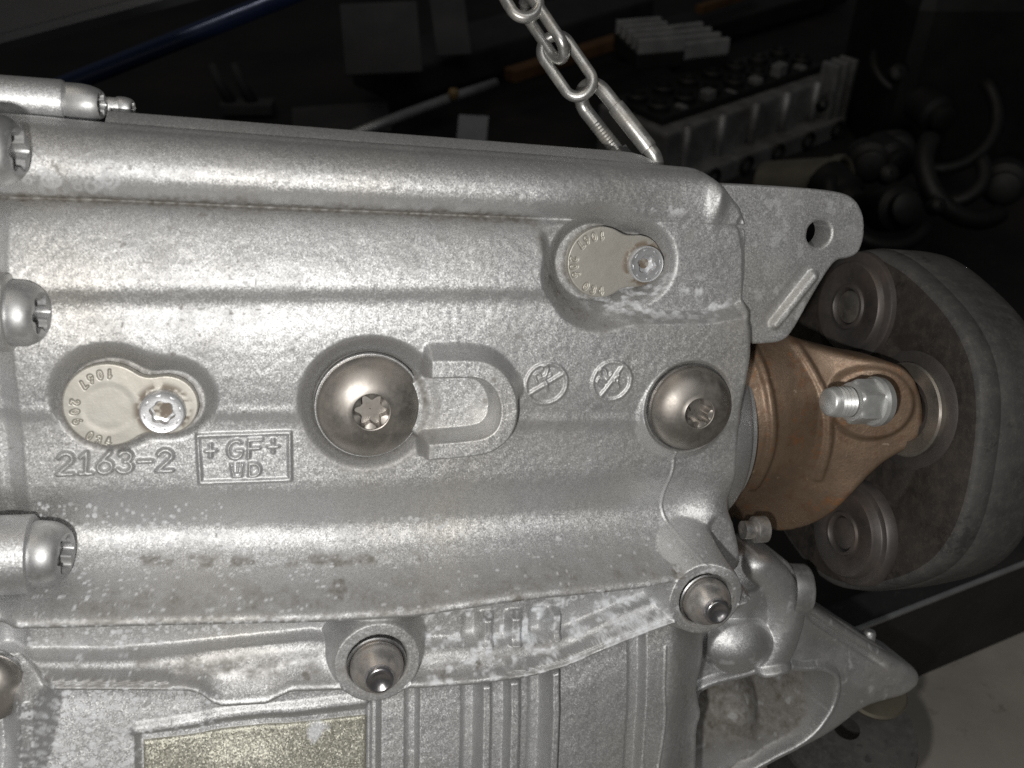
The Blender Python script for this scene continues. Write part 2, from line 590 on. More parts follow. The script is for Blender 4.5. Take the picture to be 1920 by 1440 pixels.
def gold_mat():
    m = NT("golden_passivated_pad")
    fine = m.noise(2000, 2, 0.6); big = m.noise(45, 4, 0.6)
    c = m.mix(m.ramp(big, (0.3, 0.0), (0.7, 1.0)), (0.45, 0.443, 0.385), (0.54, 0.533, 0.475))
    c = m.mix(m.math('MULTIPLY', m.ramp(fine, (0.4, 0.0), (0.65, 1.0)), 0.5), c, (0.26, 0.25, 0.18))
    ox = m.attr("oxide")
    c = m.mix(ox, c, (0.66, 0.68, 0.72))
    m.bs(Base_Color=c, Metallic=m.math('MULTIPLY', m.math('SUBTRACT', 1.0, ox), 0.75), Roughness=0.55, Normal=m.facets(2300, 0.4))
    return m.m
M['gold'] = gold_mat()

def flange_mat():
    m = NT("rusty_brown_steel")
    a = m.noise(42, 5, 0.65); b = m.noise(150, 5, 0.7); f = m.noise(1300, 3, 0.6)
    c = m.mix(m.ramp(a, (0.34, 0.0), (0.66, 1.0)), (0.155, 0.108, 0.074), (0.225, 0.158, 0.108))
    c = m.mix(m.ramp(b, (0.52, 0.0), (0.64, 0.75)), c, (0.15, 0.085, 0.05))
    c = m.mix(m.ramp(m.noise(95, 5, 0.72), (0.60, 0.0), (0.68, 0.7)), c, (0.26, 0.115, 0.045))
    c = m.mix(m.ramp(f, (0.60, 0.0), (0.72, 0.55)), c, (0.10, 0.06, 0.04))
    c = m.mix(m.ramp(m.noise(240, 4, 0.7), (0.64, 0.0), (0.72, 0.6)), c, (0.45, 0.36, 0.27))
    m.bs(Base_Color=c, Metallic=0.5, Roughness=m.math('ADD', m.math('MULTIPLY', b, 0.4), 0.26), Normal=m.bump(f, 0.3, 0.0002, m.bump(b, 0.25, 0.0008)))
    return m.m
M['flange'] = flange_mat()
def rubber_mat(name, c0, c1, dust, amt):
    m = NT(name)
    a = m.noise(32, 5, 0.65); b = m.noise(260, 5, 0.7); f = m.noise(1500, 3, 0.6)
    c = m.mix(m.ramp(a, (0.34, 0.0), (0.68, 1.0)), c0, c1)
    c = m.mix(m.math('MULTIPLY', m.ramp(b, (0.45, 0.0), (0.7, 1.0)), amt), c, dust)
    c = m.mix(m.ramp(f, (0.62, 0.0), (0.74, 0.5)), c, tuple(min(1, x * 1.7) for x in dust))
    c = m.mix(m.ramp(m.noise(70, 6, 0.75), (0.58, 0.0), (0.64, 0.6)), c, tuple(x * 0.5 for x in c0))
    m.bs(Base_Color=c, Roughness=m.math('ADD', m.math('MULTIPLY', a, 0.3), 0.5), Normal=m.bump(f, 0.3, 0.0003, m.bump(b, 0.25, 0.0006)))
    m.b.inputs["Specular IOR Level"].default_value = 0.35
    return m.m
M['rubber'] = rubber_mat("dusty_rubber", (0.046, 0.045, 0.044), (0.075, 0.072, 0.069), (0.11, 0.103, 0.095), 0.6)
M['rubber_face'] = rubber_mat("brown_dusty_rubber", (0.022, 0.0195, 0.018), (0.042, 0.036, 0.032), (0.075, 0.061, 0.050), 0.55)

# ------------------------------------------------------------------ setting: floor and added black sheet
def quad_sheet(name, pts, mat, kind='structure', sub=1):
    V = np.array(pts, float)
    o = mk(name, V, [(0, 1, 2, 3)], mat, None, smooth=False)
    return tag(o, kind=kind)

quad_sheet("floor", [(-6, -4, 0), (6, -4, 0), (6, 8, 0), (-6, 8, 0)], M['concrete'])
# where the black sheet, added to keep the background dark, begins: the line seen from (1720,1280) to (1920,1195)
fa = floor_at(1560, 1348); fb = floor_at(2100, 1118)
fdir = (fb - fa); fdir[2] = 0; fdir /= np.linalg.norm(fdir)
fnor = np.array([-fdir[1], fdir[0], 0.0])
quad_sheet("darkening_sheet", [fa - 4 * fdir + fnor * 0.012 + (0, 0, .004), fa + 4 * fdir + fnor * 0.012 + (0, 0, .004),
                            fa + 4 * fdir + fnor * 5 + (0, 0, .004), fa - 4 * fdir + fnor * 5 + (0, 0, .004)], M['near_black'])

# ------------------------------------------------------------------ the gearbox
gear = thing("gearbox", P0, "silver cast aluminium car gearbox hanging on a chain, filling most of the photo", "gearbox", basis=np.stack([XG, -NG, ZG]))

def P(pts, h=0.0):
    """pixel polyline -> plane coordinates; points may carry their own h"""
    return np.array([pl(p[0], p[1], p[2] if len(p) > 2 else h) for p in pts])

LINE_T = [(-560, 170), (-160, 204), (43, 220), (187, 235), (640, 270), (900, 288), (1287, 317), (1460, 330)]
LINE_C = [(-560, 350), (-160, 362), (0, 367), (190, 372), (640, 392), (980, 406), (1460, 425)]
LINE_LIP = [(-560, 1190), (-160, 1178), (50, 1172), (400, 1164), (600, 1160), (780, 1150), (980, 1120), (1200, 1098), (1250, 1088), (1460, 1068)]
LINE_LOW = [(-560, 1300), (-160, 1292), (80, 1288), (350, 1290), (376, 1297), (396, 1313), (416, 1320), (500, 1315), (522, 1303), (546, 1292), (640, 1289), (780, 1286),
            (900, 1278), (1000, 1263), (1060, 1246), (1150, 1207), (1240, 1172), (1460, 1110)]
LINE_M1 = [(-560, 905), (600, 905), (1000, 890), (1240, 880), (1460, 880)]
LINE_B = [(-560, 1270), (-160, 1250), (90, 1234), (330, 1215), (580, 1189), (800, 1205), (1000, 1196), (1230, 1142), (1460, 1095)]

def vline(L, us):
    L = np.asarray(L, float)
    return np.interp(us, L[:, 0], L[:, 1])

US = np.linspace(-560, 1460, 405)
def knots():
    K = []   # each: (X array, Z array, h array)
    def add(vs, h):
        h = np.broadcast_to(np.asarray(h, float), US.shape)
        p = np.array([pl(u, v, hh) for u, v, hh in zip(US, vs, h)])
        K.append((p[:, 0], p[:, 1], h))
    def below(dz, h):
        X, Z, _ = K[-1]
        K.append((X, Z - dz, np.broadcast_to(float(h), US.shape)))
    vT = vline(LINE_T, US); vC = vline(LINE_C, US)
    ft = sst(1000, 1290, US)
    add(vT - 60, -70)
    for t in (0.02, 0.06, 0.12, 0.2, 0.3, 0.4, 0.5, 0.6, 0.7, 0.8, 0.88, 0.94, 0.985):
        y = 2 * t - 1
        ht = (-45 + 25 * t) + 66 * math.sqrt(1 - y * y)
        hf = -6 - 40 * (1 - t) ** 6
        add(vT + (vC - vT) * t, ht * (1 - ft) + hf * ft)
    def stripv(dv):
        return vC + dv * (540 - vC) / (540 - 392)
    for dv, h in ((2, -22), (8, -16), (18, -7), (38, 6), (78, 21), (113, 31), (132, 34.5), (144, 36), (154, 34), (166, 28), (178, 24), (190, 24), (204, 26.5), (218, 28.5), (236, 29)):
        add(stripv(dv), h * (1 - ft) + (h * 0.9) * ft)
    for v, h in ((690, 25), (740, 18), (762, 14), (772, 14.5), (781, 10), (792, 5.5), (830, 2)):
        add(np.full(US.shape, float(v)) + 16 * sst(700, 1000, US), h)
    v1 = vline(LINE_M1, US); vL = vline(LINE_LIP, US)
    for f, h in ((0.0, 0), (0.08, -4), (0.16, -13), (0.24, -21), (0.31, -25), (0.38, -22), (0.46, -13), (0.56, 4), (0.66, 24), (0.76, 50), (0.85, 78), (0.91, 97), (0.955, 110), (0.985, 115)):
        add(v1 + (vL - v1) * f, h)
    add(vL + 3, 116.5)
    below(5, 113); below(5, 104); below(6, 84); below(8, 56); below(8, 44)
    vB = vline(LINE_B, US); vW = vline(LINE_LOW, US)
    vB = np.minimum(vB, np.maximum(vW - 64, vL + 12))
    add(np.maximum(vB - 14, vL + 6), 44)
    add(vB, 54); add(vB + 10, 68)
    add(vB + (vW - vB) * 0.55, 88); add(vB + (vW - vB) * 0.85, 110); add(vW - 6, 118.5); add(vW + 2, 121.5)
    below(5, 118); below(5, 109); below(6, 88); below(8, 64); below(8, 56)
    ILOW = len(K) - 1
    add(vW + 60, 68); add(np.full(US.shape, 1440.0), 88); add(np.full(US.shape, 1760.0), 150)
    return K, ILOW
KN, ILOW = knots()

def base_profile(X, Z):
    """cubic through the knots, column by column"""
    xs = X[0]; zs = Z[:, 0]
    KZ = np.array([np.interp(xs, k[0], k[1]) for k in KN]); KH = np.array([np.interp(xs, k[0], k[2]) for k in KN])
    out = np.empty(X.shape)
    for c in range(len(xs)):
        z = KZ[::-1, c].copy(); h = KH[::-1, c]
        o = np.argsort(z, kind='stable'); z = z[o]; h = h[o]
        z = np.maximum.accumulate(z + np.arange(len(z)) * 1e-3)
        dz = np.diff(z); dh = np.diff(h) / dz
        m = np.zeros(len(z))
        s = dh[:-1] * dh[1:] > 0
        w1 = 2 * dz[1:] + dz[:-1]; w2 = dz[1:] + 2 * dz[:-1]
        with np.errstate(divide='ignore', invalid='ignore'):
            hm = (w1 + w2) / (w1 / dh[:-1] + w2 / dh[1:])
        m[1:-1] = np.where(s, hm, 0)
        m[0] = dh[0]; m[-1] = dh[-1]
        i = np.clip(np.searchsorted(z, zs) - 1, 0, len(z) - 2)
        t = np.clip((zs - z[i]) / dz[i], 0, 1); d = dz[i]
        out[:, c] = (h[i] * (2 * t ** 3 - 3 * t * t + 1) + d * m[i] * (t ** 3 - 2 * t * t + t) + h[i + 1] * (-2 * t ** 3 + 3 * t * t) + d * m[i + 1] * (t ** 3 - t * t))
    zt = pl(500, 490, 20)[1]; zb = pl(500, 1010, -20)[1]
    wz = (sst(zt + 30, zt - 10, zs) * sst(zb - 20, zb + 20, zs))[:, None]
    kz = np.exp(-np.linspace(-2, 2, 17) ** 2); kz /= kz.sum()
    pz = np.pad(out, ((8, 8), (0, 0)), mode='edge')
    bl = sum(kz[i] * pz[i:i + out.shape[0]] for i in range(17))
    out = out * (1 - wz) + bl * wz
    k9 = np.exp(-np.linspace(-2, 2, 9) ** 2); k9 /= k9.sum()
    pad_ = np.pad(out, ((0, 0), (4, 4)), mode='edge')
    return sum(k9[i] * pad_[:, i:i + out.shape[1]] for i in range(9))

def circ(X, Z, u, v, h, r):
    c = pl(u, v, h); k = sc(u, v, h)
    return np.hypot(X - c[0], Z - c[1]) - r * k

def plate_sd(X, Z, side, h):
    if side == 'l':
        return smin(circ(X, Z, 203, 760, h, 80), circ(X, Z, 312, 760, h, 57), 26)
    return smin(circ(X, Z, 1127, 492, h, 66), circ(X, Z, 1196, 490, h, 48), 22)

def stamp(H, X, Z, strokes, h, width, amount):
    """raise or sink rounded strokes drawn in pixel space at height h"""
    for st in strokes:
        p = P(st, h)
        c = p.mean(0); r = np.abs(p - c).max() + width * 2.5
        w = windowed(X, Z, c[0], c[1], r)
        if H[w].size == 0: continue
        d = dist_poly(X[w], Z[w], p)
        H[w] = np.where(amount > 0, np.maximum(H[w], h_base(H, w) + amount * sst(width, width * 0.35, d)), H[w] + amount * sst(width, width * 0.3, d))

_BASE = {}
def h_base(H, w):
    return _BASE['h'][w]

def housing_h(X, Z, sd):
    H = base_profile(X, Z)
    rng = np.random.RandomState(4)
    # ---- right upper floor where the second locking plate lies
    R = smooth_poly(P([(1018, 416), (1440, 408), (1440, 588), (1090, 590), (1052, 570), (1034, 530), (1022, 470)], -8), 2)
    sR = sd_poly(X, Z, R)
    mR = sst(16, -10, sR)
    H = H * (1 - mR) + (-8.0) * mR
    # ---- shallow step at its right end
    stp = P([(1388, 415), (1398, 470), (1398, 575)], -8)
    H = H - 5 * sst(9, 2, dist_poly(X, Z, stp))
    # ---- small round fold where the lug begins
    c = pl(1348, 372, 0)
    H = H + 16 * np.exp(-(((X - c[0]) / 16) ** 2 + ((Z - c[1]) / 34) ** 2))
    # ---- pockets of the locking plates
    for side, fl, off, sl, dx in (('r', -44, 11, 1.7, 17), ('l', -3, 9, 1.25, -8)):
        s = plate_sd(X + dx, Z, side, fl) if side == 'r' else plate_sd(X + dx, Z - 6, side, fl)
        H = smin(H, fl + np.maximum(s - off, -6) * sl, 8)
    # ---- recess of the first big bolt, raised seat of the second
    s = circ(X, Z, 690, 758, -20, 104)
    H = smin(H, -22 + np.maximum(s, -4) * 1.5, 8)
    s = circ(X, Z, 1284, 762, 15, 98)
    H = smax(H, np.minimum(24, 24 - np.maximum(s + 12, 0) * 1.2), 7)
    s = circ(X, Z, 1288, 762, 12, 83)
    H = smin(H, 10 + np.maximum(s, 0) * 2.0, 4)
    # ---- horseshoe boss
    U = [(796, 686), (880, 684), (908, 690), (930, 708), (944, 735), (948, 768), (940, 798), (922, 818), (895, 830), (796, 838)]
    U = smooth_poly(P(U, 30), 2, closed=False)
    d = dist_poly(X, Z, U)
    lft = sst(pl(786, 760, 15)[0], pl(800, 760, 15)[0], X)
    cavp = smooth_poly(P([(750, 706), (900, 704), (924, 720), (932, 764), (916, 804), (890, 814), (750, 824)], 12), 1)
    mc = sst(8, -4, sd_poly(X, Z, cavp)) * sst(pl(735, 760, 10)[0], pl(768, 760, 10)[0], X)
    H = H * (1 - mc) + 8 * mc
    d2 = dist_poly(X, Z, smooth_poly(P([(800, 672), (890, 670), (926, 688), (956, 730)], 30), 2, False))
    H = H + (np.maximum(H, 48) - H) * sst(32, 8, d2) * lft
    H = H + (np.maximum(H, 64) - H) * sst(27, 14, d) * lft
    # ---- bead joining the horseshoe and the right bolt is in the profile; date clocks
    _BASE['h'] = H.copy()
    def clock(cu, cv, r, a, sa, sb):
        cc = pl(cu, cv, 12); k = sc(cu, cv, 12)
        w = windowed(X, Z, cc[0], cc[1], r * k + 16)
        q = np.hypot(X[w] - cc[0], Z[w] - cc[1])
        H[w] = H[w] - 2.0 * sst(r * k, r * k - 5, q)
        H[w] += 5.5 * sst(5.0, 1.5, np.abs(q - (r - 5) * k))
        a = math.radians(a)
        e = np.array([math.cos(a), math.sin(a)]) * (r - 6) * k
        d_ = dist_poly(X[w], Z[w], [cc - e, cc + e])
        H[w] = np.maximum(H[w], _BASE['h'][w] + 4.5 * sst(5.0, 2, d_) - 1)
        _BASE['h'] = H.copy()
        stamp(H, X, Z, sa, 12, 3.6, 4.5); stamp(H, X, Z, sb, 12, 3.6, 4.5)
    clock(1021, 717, 44, 33, text_strokes("n2", 1003, 716, (22 * .85, -22 * .5), (-8, -21), 0.8), text_strokes("T", 1018, 728, (20 * .85, -11), (-8, -22)))
    clock(1143, 712, 42, 58, text_strokes("n2", 1126, 722, (20 * .55, -22 * .8), (-17, -11), 0.8), text_strokes("Y", 1152, 730, (13, -18), (-6, -20)))
    # ---- raised foundry figures and mark
    _BASE['h'] = H.copy()
    tx = text_strokes("2163-2", 108, 888, (48, -1.6), (2.0, -39), 0.775)
    stamp(H, X, Z, tx, 1, 5.0, 9.0)
    for st in (text_strokes("+", 386, 860, (30, -1.0), (0, -32)), text_strokes("GF", 427, 859, (44, -2.2), (1, -33), 0.84), text_strokes("+", 503, 852, (30, -1.0), (0, -32)),
               text_strokes("VD", 434, 893, (36, -1.8), (0, -23), 0.9)):
        stamp(H, X, Z, st, 1, 4.4, 8.0)
    bx = [(371, 816), (543, 810), (544, 899), (376, 905), (371, 816)]
    stamp(H, X, Z, [[bx[i], bx[i + 1]] for i in range(4)], 1, 5.0, 6.0)
    # ---- left border: groove and the rise towards the bell housing
    xl = pl(46, 800, 0)[0] - X
    H = H - 24 * sst(0, 34, xl) + 70 * sst(40, 110, xl)
    # ---- bosses of the two dowel pins
    for (u, v, r, hh) in ((708, 1243, 80, 118), (1322, 1122, 72, 118)):
        s = circ(X, Z, u, v, hh, r)
        H = smax(H, hh + 0 * s - np.maximum(s, 0) * 3.2, 9)
        H = np.where(s < -1, np.maximum(np.minimum(H, hh), hh - 1), H)
        sp = circ(X, Z, u, v, hh, r * 0.70)
        H = smin(H, hh - 12 + np.maximum(sp, -8) * 5.0, 2)
    # ---- bulge behind the right pin
    c = pl(1338, 985, 10)
    H = H + 30 * np.exp(-(((X - c[0]) / 52) ** 2 + ((Z - c[1]) / 80) ** 2))
    q = sd_poly(X, Z, smooth_poly(P([(1322, 1000), (1350, 960), (1420, 950), (1420, 1130), (1384, 1096), (1350, 1050)], 20), 1))
    mq = sst(10, -14, q)
    H = H * (1 - mq) + np.minimum(H, 6 + 0 * H) * mq
    # ---- upright ribs on the lower housing
    zl = np.interp(X[0], KN[ILOW][0], KN[ILOW][1])[None, :]
    low = sst(4, -8, Z - zl)
    bossd = np.minimum(circ(X, Z, 708, 1243, 118, 80), circ(X, Z, 1322, 1122, 118, 72))
    low = low * sst(0, 22, bossd)
    wl = np.maximum(low, sst(72, 58, H) * sst(0, 8, Z - zl) * sst(pl(800, 1150, 45)[1], pl(800, 1162, 45)[1], Z))
    def rib(u, hw, amt):
        nonlocal H
        xa = np.interp(Z[:, 0], [pl(u, 1460, 105)[1], pl(u, 1320, 66)[1], pl(u, 1160, 45)[1]], [pl(u, 1460, 105)[0], pl(u, 1320, 66)[0], pl(u + 2, 1160, 45)[0]])[:, None]
        H = H + amt * wl * sst(hw, hw * 0.35, np.abs(X - xa))
    for u, hw, amt in ((702, 15, -24), (774, 16, -16), (882, 20, -16), (908, 17, 27), (960, 19, 27), (1006, 20, -18), (1034, 15, 30), (1190, 22, -22)):
        rib(u, hw, amt)
    # right of the last rib the wall falls away
    xr = X - pl(1240, 1320, 60)[0]
    H = H - low * 62 * sst(0, 110, xr)
    # ---- sunk pad of the golden plate, with a low bead above it
    pad = P([(260, 1386, 80), (694, 1335, 68), (694, 1600, 150), (260, 1600, 150)])
    s = sd_poly(X, Z, pad)
    lowz = low
    H = H - 15 * lowz * sst(9, -3, s)
    bead = P([(258, 1366), (420, 1346), (560, 1331), (694, 1316)], 70)
    H = H + 6 * lowz * sst(15, 2, dist_poly(X, Z, bead))
    # ---- left lower bolt recess
    s = circ(X, Z, -24, 1284, 60, 78)
    H = smin(H, 50 + np.maximum(s, 0) * 1.5, 6)
    s2 = circ(X, Z, -24, 1284, 60, 94)
    # diagonal buttress lower left
    d = dist_poly(X, Z, P([(60, 1300), (62, 1400), (40, 1480)], 70))
    H = smax(H, 112 - np.maximum(d - 10, 0) * 1.6, 10)
    # ---- parting lines
    for ln in ([(1268, 848), (1272, 880), (1258, 930), (1256, 985), (1290, 1030), (1328, 1078)], [(1246, 1210, 60), (1240, 1290, 62), (1248, 1350, 76), (1236, 1470, 105)]):
        q = smooth_poly(P(ln, 20), 2, False)
        H = H + 2.0 * sst(3.5, 0.8, dist_poly(X, Z, q))
    # ---- uneven casting skin
    H = H + 1.6 * (fbm(X, Z, 60, 11, 3) - 0.5) + 0.7 * (vnoise(X, Z, 9, 31) - 0.5)
    # =============================================================== oxide and dirt, with shapes of their own
    ox = np.zeros(X.shape); dt = np.zeros(X.shape)
    ZS = Z - 0.95 * H
    n1 = fbm(X, ZS, 16, 3, 3); n2 = fbm(X, ZS, 70, 8, 4); n3 = fbm(X, ZS, 26, 15, 4)
    n4 = vnoise(X, ZS, 5.5, 77)
    def region(pts, h, f):
        return sst(f, -f, sd_poly(X, Z, smooth_poly(P(pts, h), 1)))
    def dots(n, box_, h, r0, r1, a, ring=0.0, ZS=ZS):
        for _ in range(n):
            u = rng.uniform(box_[0], box_[2]); v = rng.uniform(box_[1], box_[3]); r = rng.uniform(r0, r1) ; am = a * rng.uniform(0.4, 1)
            cc = pl(u, v, h); w = windowed(X, Z, cc[0], cc[1], r * 2.4)
            if ox[w].size == 0: continue
            zc = ZS[min(max(int((cc[1] - Z[0, 0]) / 2.0), 0), Z.shape[0] - 1), min(max(int((cc[0] - X[0, 0]) / 2.0), 0), X.shape[1] - 1)]
            q = np.hypot((X[w] - cc[0]) / rng.uniform(0.9, 1.5), (ZS[w] - zc) / 1.2) + (n1[w] - 0.5) * r
            val = sst(r, r * 0.5, q)
            if rng.rand() < ring: val = sst(r * 0.45, r * 0.1, np.abs(q - r * 0.8)) * 0.8
            ox[w] = np.maximum(ox[w], am * val)
    dots(150, (60, 940, 420, 1020), -20, 1.5, 3.5, 0.8)
    dots(330, (50, 1060, 640, 1170), 70, 1.5, 4, 0.8, 0.25)
    dots(420, (40, 1170, 420, 1440), 60, 1.8, 4.5, 0.85, 0.2)
    dots(220, (40, 1290, 260, 1450), 70, 2, 5, 0.8)
    dots(220, (700, 980, 1300, 1110), 10, 1.5, 4.5, 0.7, 0.35)
    dots(16, (30, 318, 210, 358), 20, 4, 11, 0.55, 0.85, ZS=Z)
    dots(60, (1180, 1000, 1390, 1070), 30, 1.5, 4, 0.5)
    m = region([(1090, 545), (1180, 520), (1300, 515), (1365, 550), (1360, 590), (1230, 596), (1120, 590)], -8, 14)
    ox = np.maximum(ox, m * sst(0.46, 0.68, n1) * np.clip(0.25 + 1.1 * n4, 0, 1) * 0.8)
    m = region([(1205, 380), (1280, 380), (1285, 405), (1205, 402)], -6, 8)
    ox = np.maximum(ox, m * sst(0.52, 0.66, n1) * 0.5)
    m = region([(782, 1170), (880, 1140), (1180, 1110), (1236, 1120), (1236, 1170), (1040, 1240), (800, 1285)], 60, 10)
    ox = np.maximum(ox, m * sst(0.50, 0.72, n1) * np.clip(0.2 + 1.2 * n4, 0, 1) * 0.95)
    m = region([(1110, 1130), (1200, 1112), (1222, 1130), (1215, 1165), (1150, 1170)], 50, 14)
    ox = np.maximum(ox, m * sst(0.36, 0.6, n3) * np.clip(0.5 + n4, 0, 1) * 0.95)
    m = region([(884, 1140), (1045, 1130), (1045, 1200), (884, 1215)], 50, 12)
    ox = np.maximum(ox, m * sst(0.45, 0.68, n1) * np.clip(0.3 + 1.1 * n4, 0, 1) * 0.9)
    # grime in the crease below the round rail, on the ledge, round the plates
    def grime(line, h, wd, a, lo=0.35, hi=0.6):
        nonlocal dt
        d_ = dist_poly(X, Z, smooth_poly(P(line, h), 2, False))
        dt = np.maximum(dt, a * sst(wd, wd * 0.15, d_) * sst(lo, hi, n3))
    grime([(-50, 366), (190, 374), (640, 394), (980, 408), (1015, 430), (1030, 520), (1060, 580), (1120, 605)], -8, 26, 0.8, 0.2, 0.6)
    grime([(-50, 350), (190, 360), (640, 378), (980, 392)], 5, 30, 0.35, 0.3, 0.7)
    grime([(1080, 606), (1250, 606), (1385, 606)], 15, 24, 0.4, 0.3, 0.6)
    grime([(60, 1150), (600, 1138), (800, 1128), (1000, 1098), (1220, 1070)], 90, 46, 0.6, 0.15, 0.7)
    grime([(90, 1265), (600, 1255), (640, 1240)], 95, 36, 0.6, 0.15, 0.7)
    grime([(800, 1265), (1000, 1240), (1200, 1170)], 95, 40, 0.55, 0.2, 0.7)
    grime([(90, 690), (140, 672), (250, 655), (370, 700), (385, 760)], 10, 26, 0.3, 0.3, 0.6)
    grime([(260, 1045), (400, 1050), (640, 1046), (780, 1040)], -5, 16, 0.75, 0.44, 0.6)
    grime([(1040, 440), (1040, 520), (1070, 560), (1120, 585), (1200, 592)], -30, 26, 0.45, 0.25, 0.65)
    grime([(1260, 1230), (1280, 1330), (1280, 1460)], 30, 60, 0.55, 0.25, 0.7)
    for (u, v, r, a, h) in ((630, 1045, 20, .9, -5), (632, 1096, 18, .8, 40), (968, 1121, 18, .9, 100), (1254, 1056, 16, .85, 60), (1138, 1046, 18, .6, 10),
                            (575, 1266, 9, 1, 100), (893, 1247, 11, 1, 90), (832, 1265, 11, .8, 100), (380, 402, 9, .8, 5), (824, 447, 12, .45, 15), (1290, 440, 18, .55, -8),
                            (972, 630, 12, .5, 25), (457, 772, 6, .9, 10), (445, 372, 12, .7, 0), (1042, 1070, 6, .9, 40), (735, 1085, 5, .9, 40), (250, 655, 5, .9, 20), (325, 662, 5, .9, 20), (1118, 1085, 5, .8, 60)):
        cc = pl(u, v, h); w = windowed(X, Z, cc[0], cc[1], r * 2.5)
        if dt[w].size:
            q = np.hypot(X[w] - cc[0], (Z[w] - cc[1]) * 1.25) + (n1[w] - 0.5) * r * 1.4
            dt[w] = np.maximum(dt[w], a * sst(r, r * 0.4, q))
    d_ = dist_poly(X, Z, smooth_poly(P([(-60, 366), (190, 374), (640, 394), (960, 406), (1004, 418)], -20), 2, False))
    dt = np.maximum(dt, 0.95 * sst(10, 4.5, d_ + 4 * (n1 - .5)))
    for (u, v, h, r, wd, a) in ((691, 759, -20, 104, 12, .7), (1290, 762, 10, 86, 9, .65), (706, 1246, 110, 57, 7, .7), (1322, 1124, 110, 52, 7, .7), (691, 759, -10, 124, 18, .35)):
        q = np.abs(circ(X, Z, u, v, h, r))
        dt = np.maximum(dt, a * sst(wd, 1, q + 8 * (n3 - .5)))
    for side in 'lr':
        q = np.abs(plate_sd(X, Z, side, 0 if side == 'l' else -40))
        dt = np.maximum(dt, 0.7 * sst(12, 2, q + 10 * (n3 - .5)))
    # fine dark specks and pits
    dt = np.maximum(dt, 0.5 * sst(0.86, 0.93, vnoise(X, ZS, 7, 55)) * sst(.4, .6, n2))
    # general thin film
    dt = np.maximum(dt, 0.14 * sst(0.5, 0.75, n2))
    dt = np.clip(dt * (0.55 + 0.8 * n4), 0, 1)
    return H, {"oxide": ox, "dirt_shade": dt}

OUT = [ (43, 214, -45), (187, 229, -45), (640, 264, -45), (900, 282, -45), (1287, 312, -45), (1318, 318, -40), (1342, 336, -20), (1362, 356, -10), (1398, 400, -8),
       (1404, 470, -8), (1403, 560, 0), (1400, 596, 12), (1409, 625, 20), (1408, 670, 20), (1398, 715, 15), (1390, 760, 10), (1386, 840, 0), (1380, 905, -5), (1366, 948, -10),
       (1374, 985, -4), (1386, 1025, 0), (1389, 1060, 2), (1384, 1086, 30), (1396, 1125, 110), (1388, 1160, 100), (1366, 1190, 80), (1338, 1208, 50), (1326, 1250, 28), (1312, 1292, 28), (1318, 1325, 34),
       (1326, 1352, 40), (1318, 1378, 46), (1321, 1440, 60), (1326, 1720, 140), (-520, 1720, 190), (-520, 170, -45)]
outline = smooth_poly(P(OUT), 1)
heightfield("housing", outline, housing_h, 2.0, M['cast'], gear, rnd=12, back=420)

# ---- golden pad
def pad_h(X, Z, sd):
    n = fbm(X, Z, 18, 5, 3)
    c = pl(592, 1374, 72)
    ox = 0.8 * sst(22, 8, np.hypot((X - c[0]) * 0.8, Z - c[1]) + (n - .5) * 22)
    return base_profile(X, Z) - 10.5 + 0.6 * (vnoise(X, Z, 7, 2) - 0.5), {"oxide": ox}
heightfield("golden_pad", P([(268, 1392, 72), (688, 1343, 60), (688, 1590, 140), (268, 1590, 140)]), pad_h, 4.0, M['gold'], gear, rnd=2, back=14)

# ---- locking plates with their screws
def torx(r, depth=0.17):
    def f(th):
        return r * (1 - depth * (0.5 + 0.5 * np.cos(6 * th)) ** 1.1)
    return f

def screw_mesh(c, axis, R, H0, top, sock, ref=None):
    """pan head screw with a six-lobed socket; all in metres. top: list of (r,h)"""
    prof = [(R, -0.25 * H0)] + top
    hl = top[-1][1]
    prof += [(lambda th, s=sock: np.maximum(torx(s)(th) + s * 0.03, 0), hl), (torx(sock), hl - sock * 0.06), (torx(sock * 0.97), hl - sock * 0.75), (sock * 0.5, hl - sock * 0.85), (sock * 0.03, hl - sock * 0.95)]
    return rings(c, axis, prof, 96, ref)

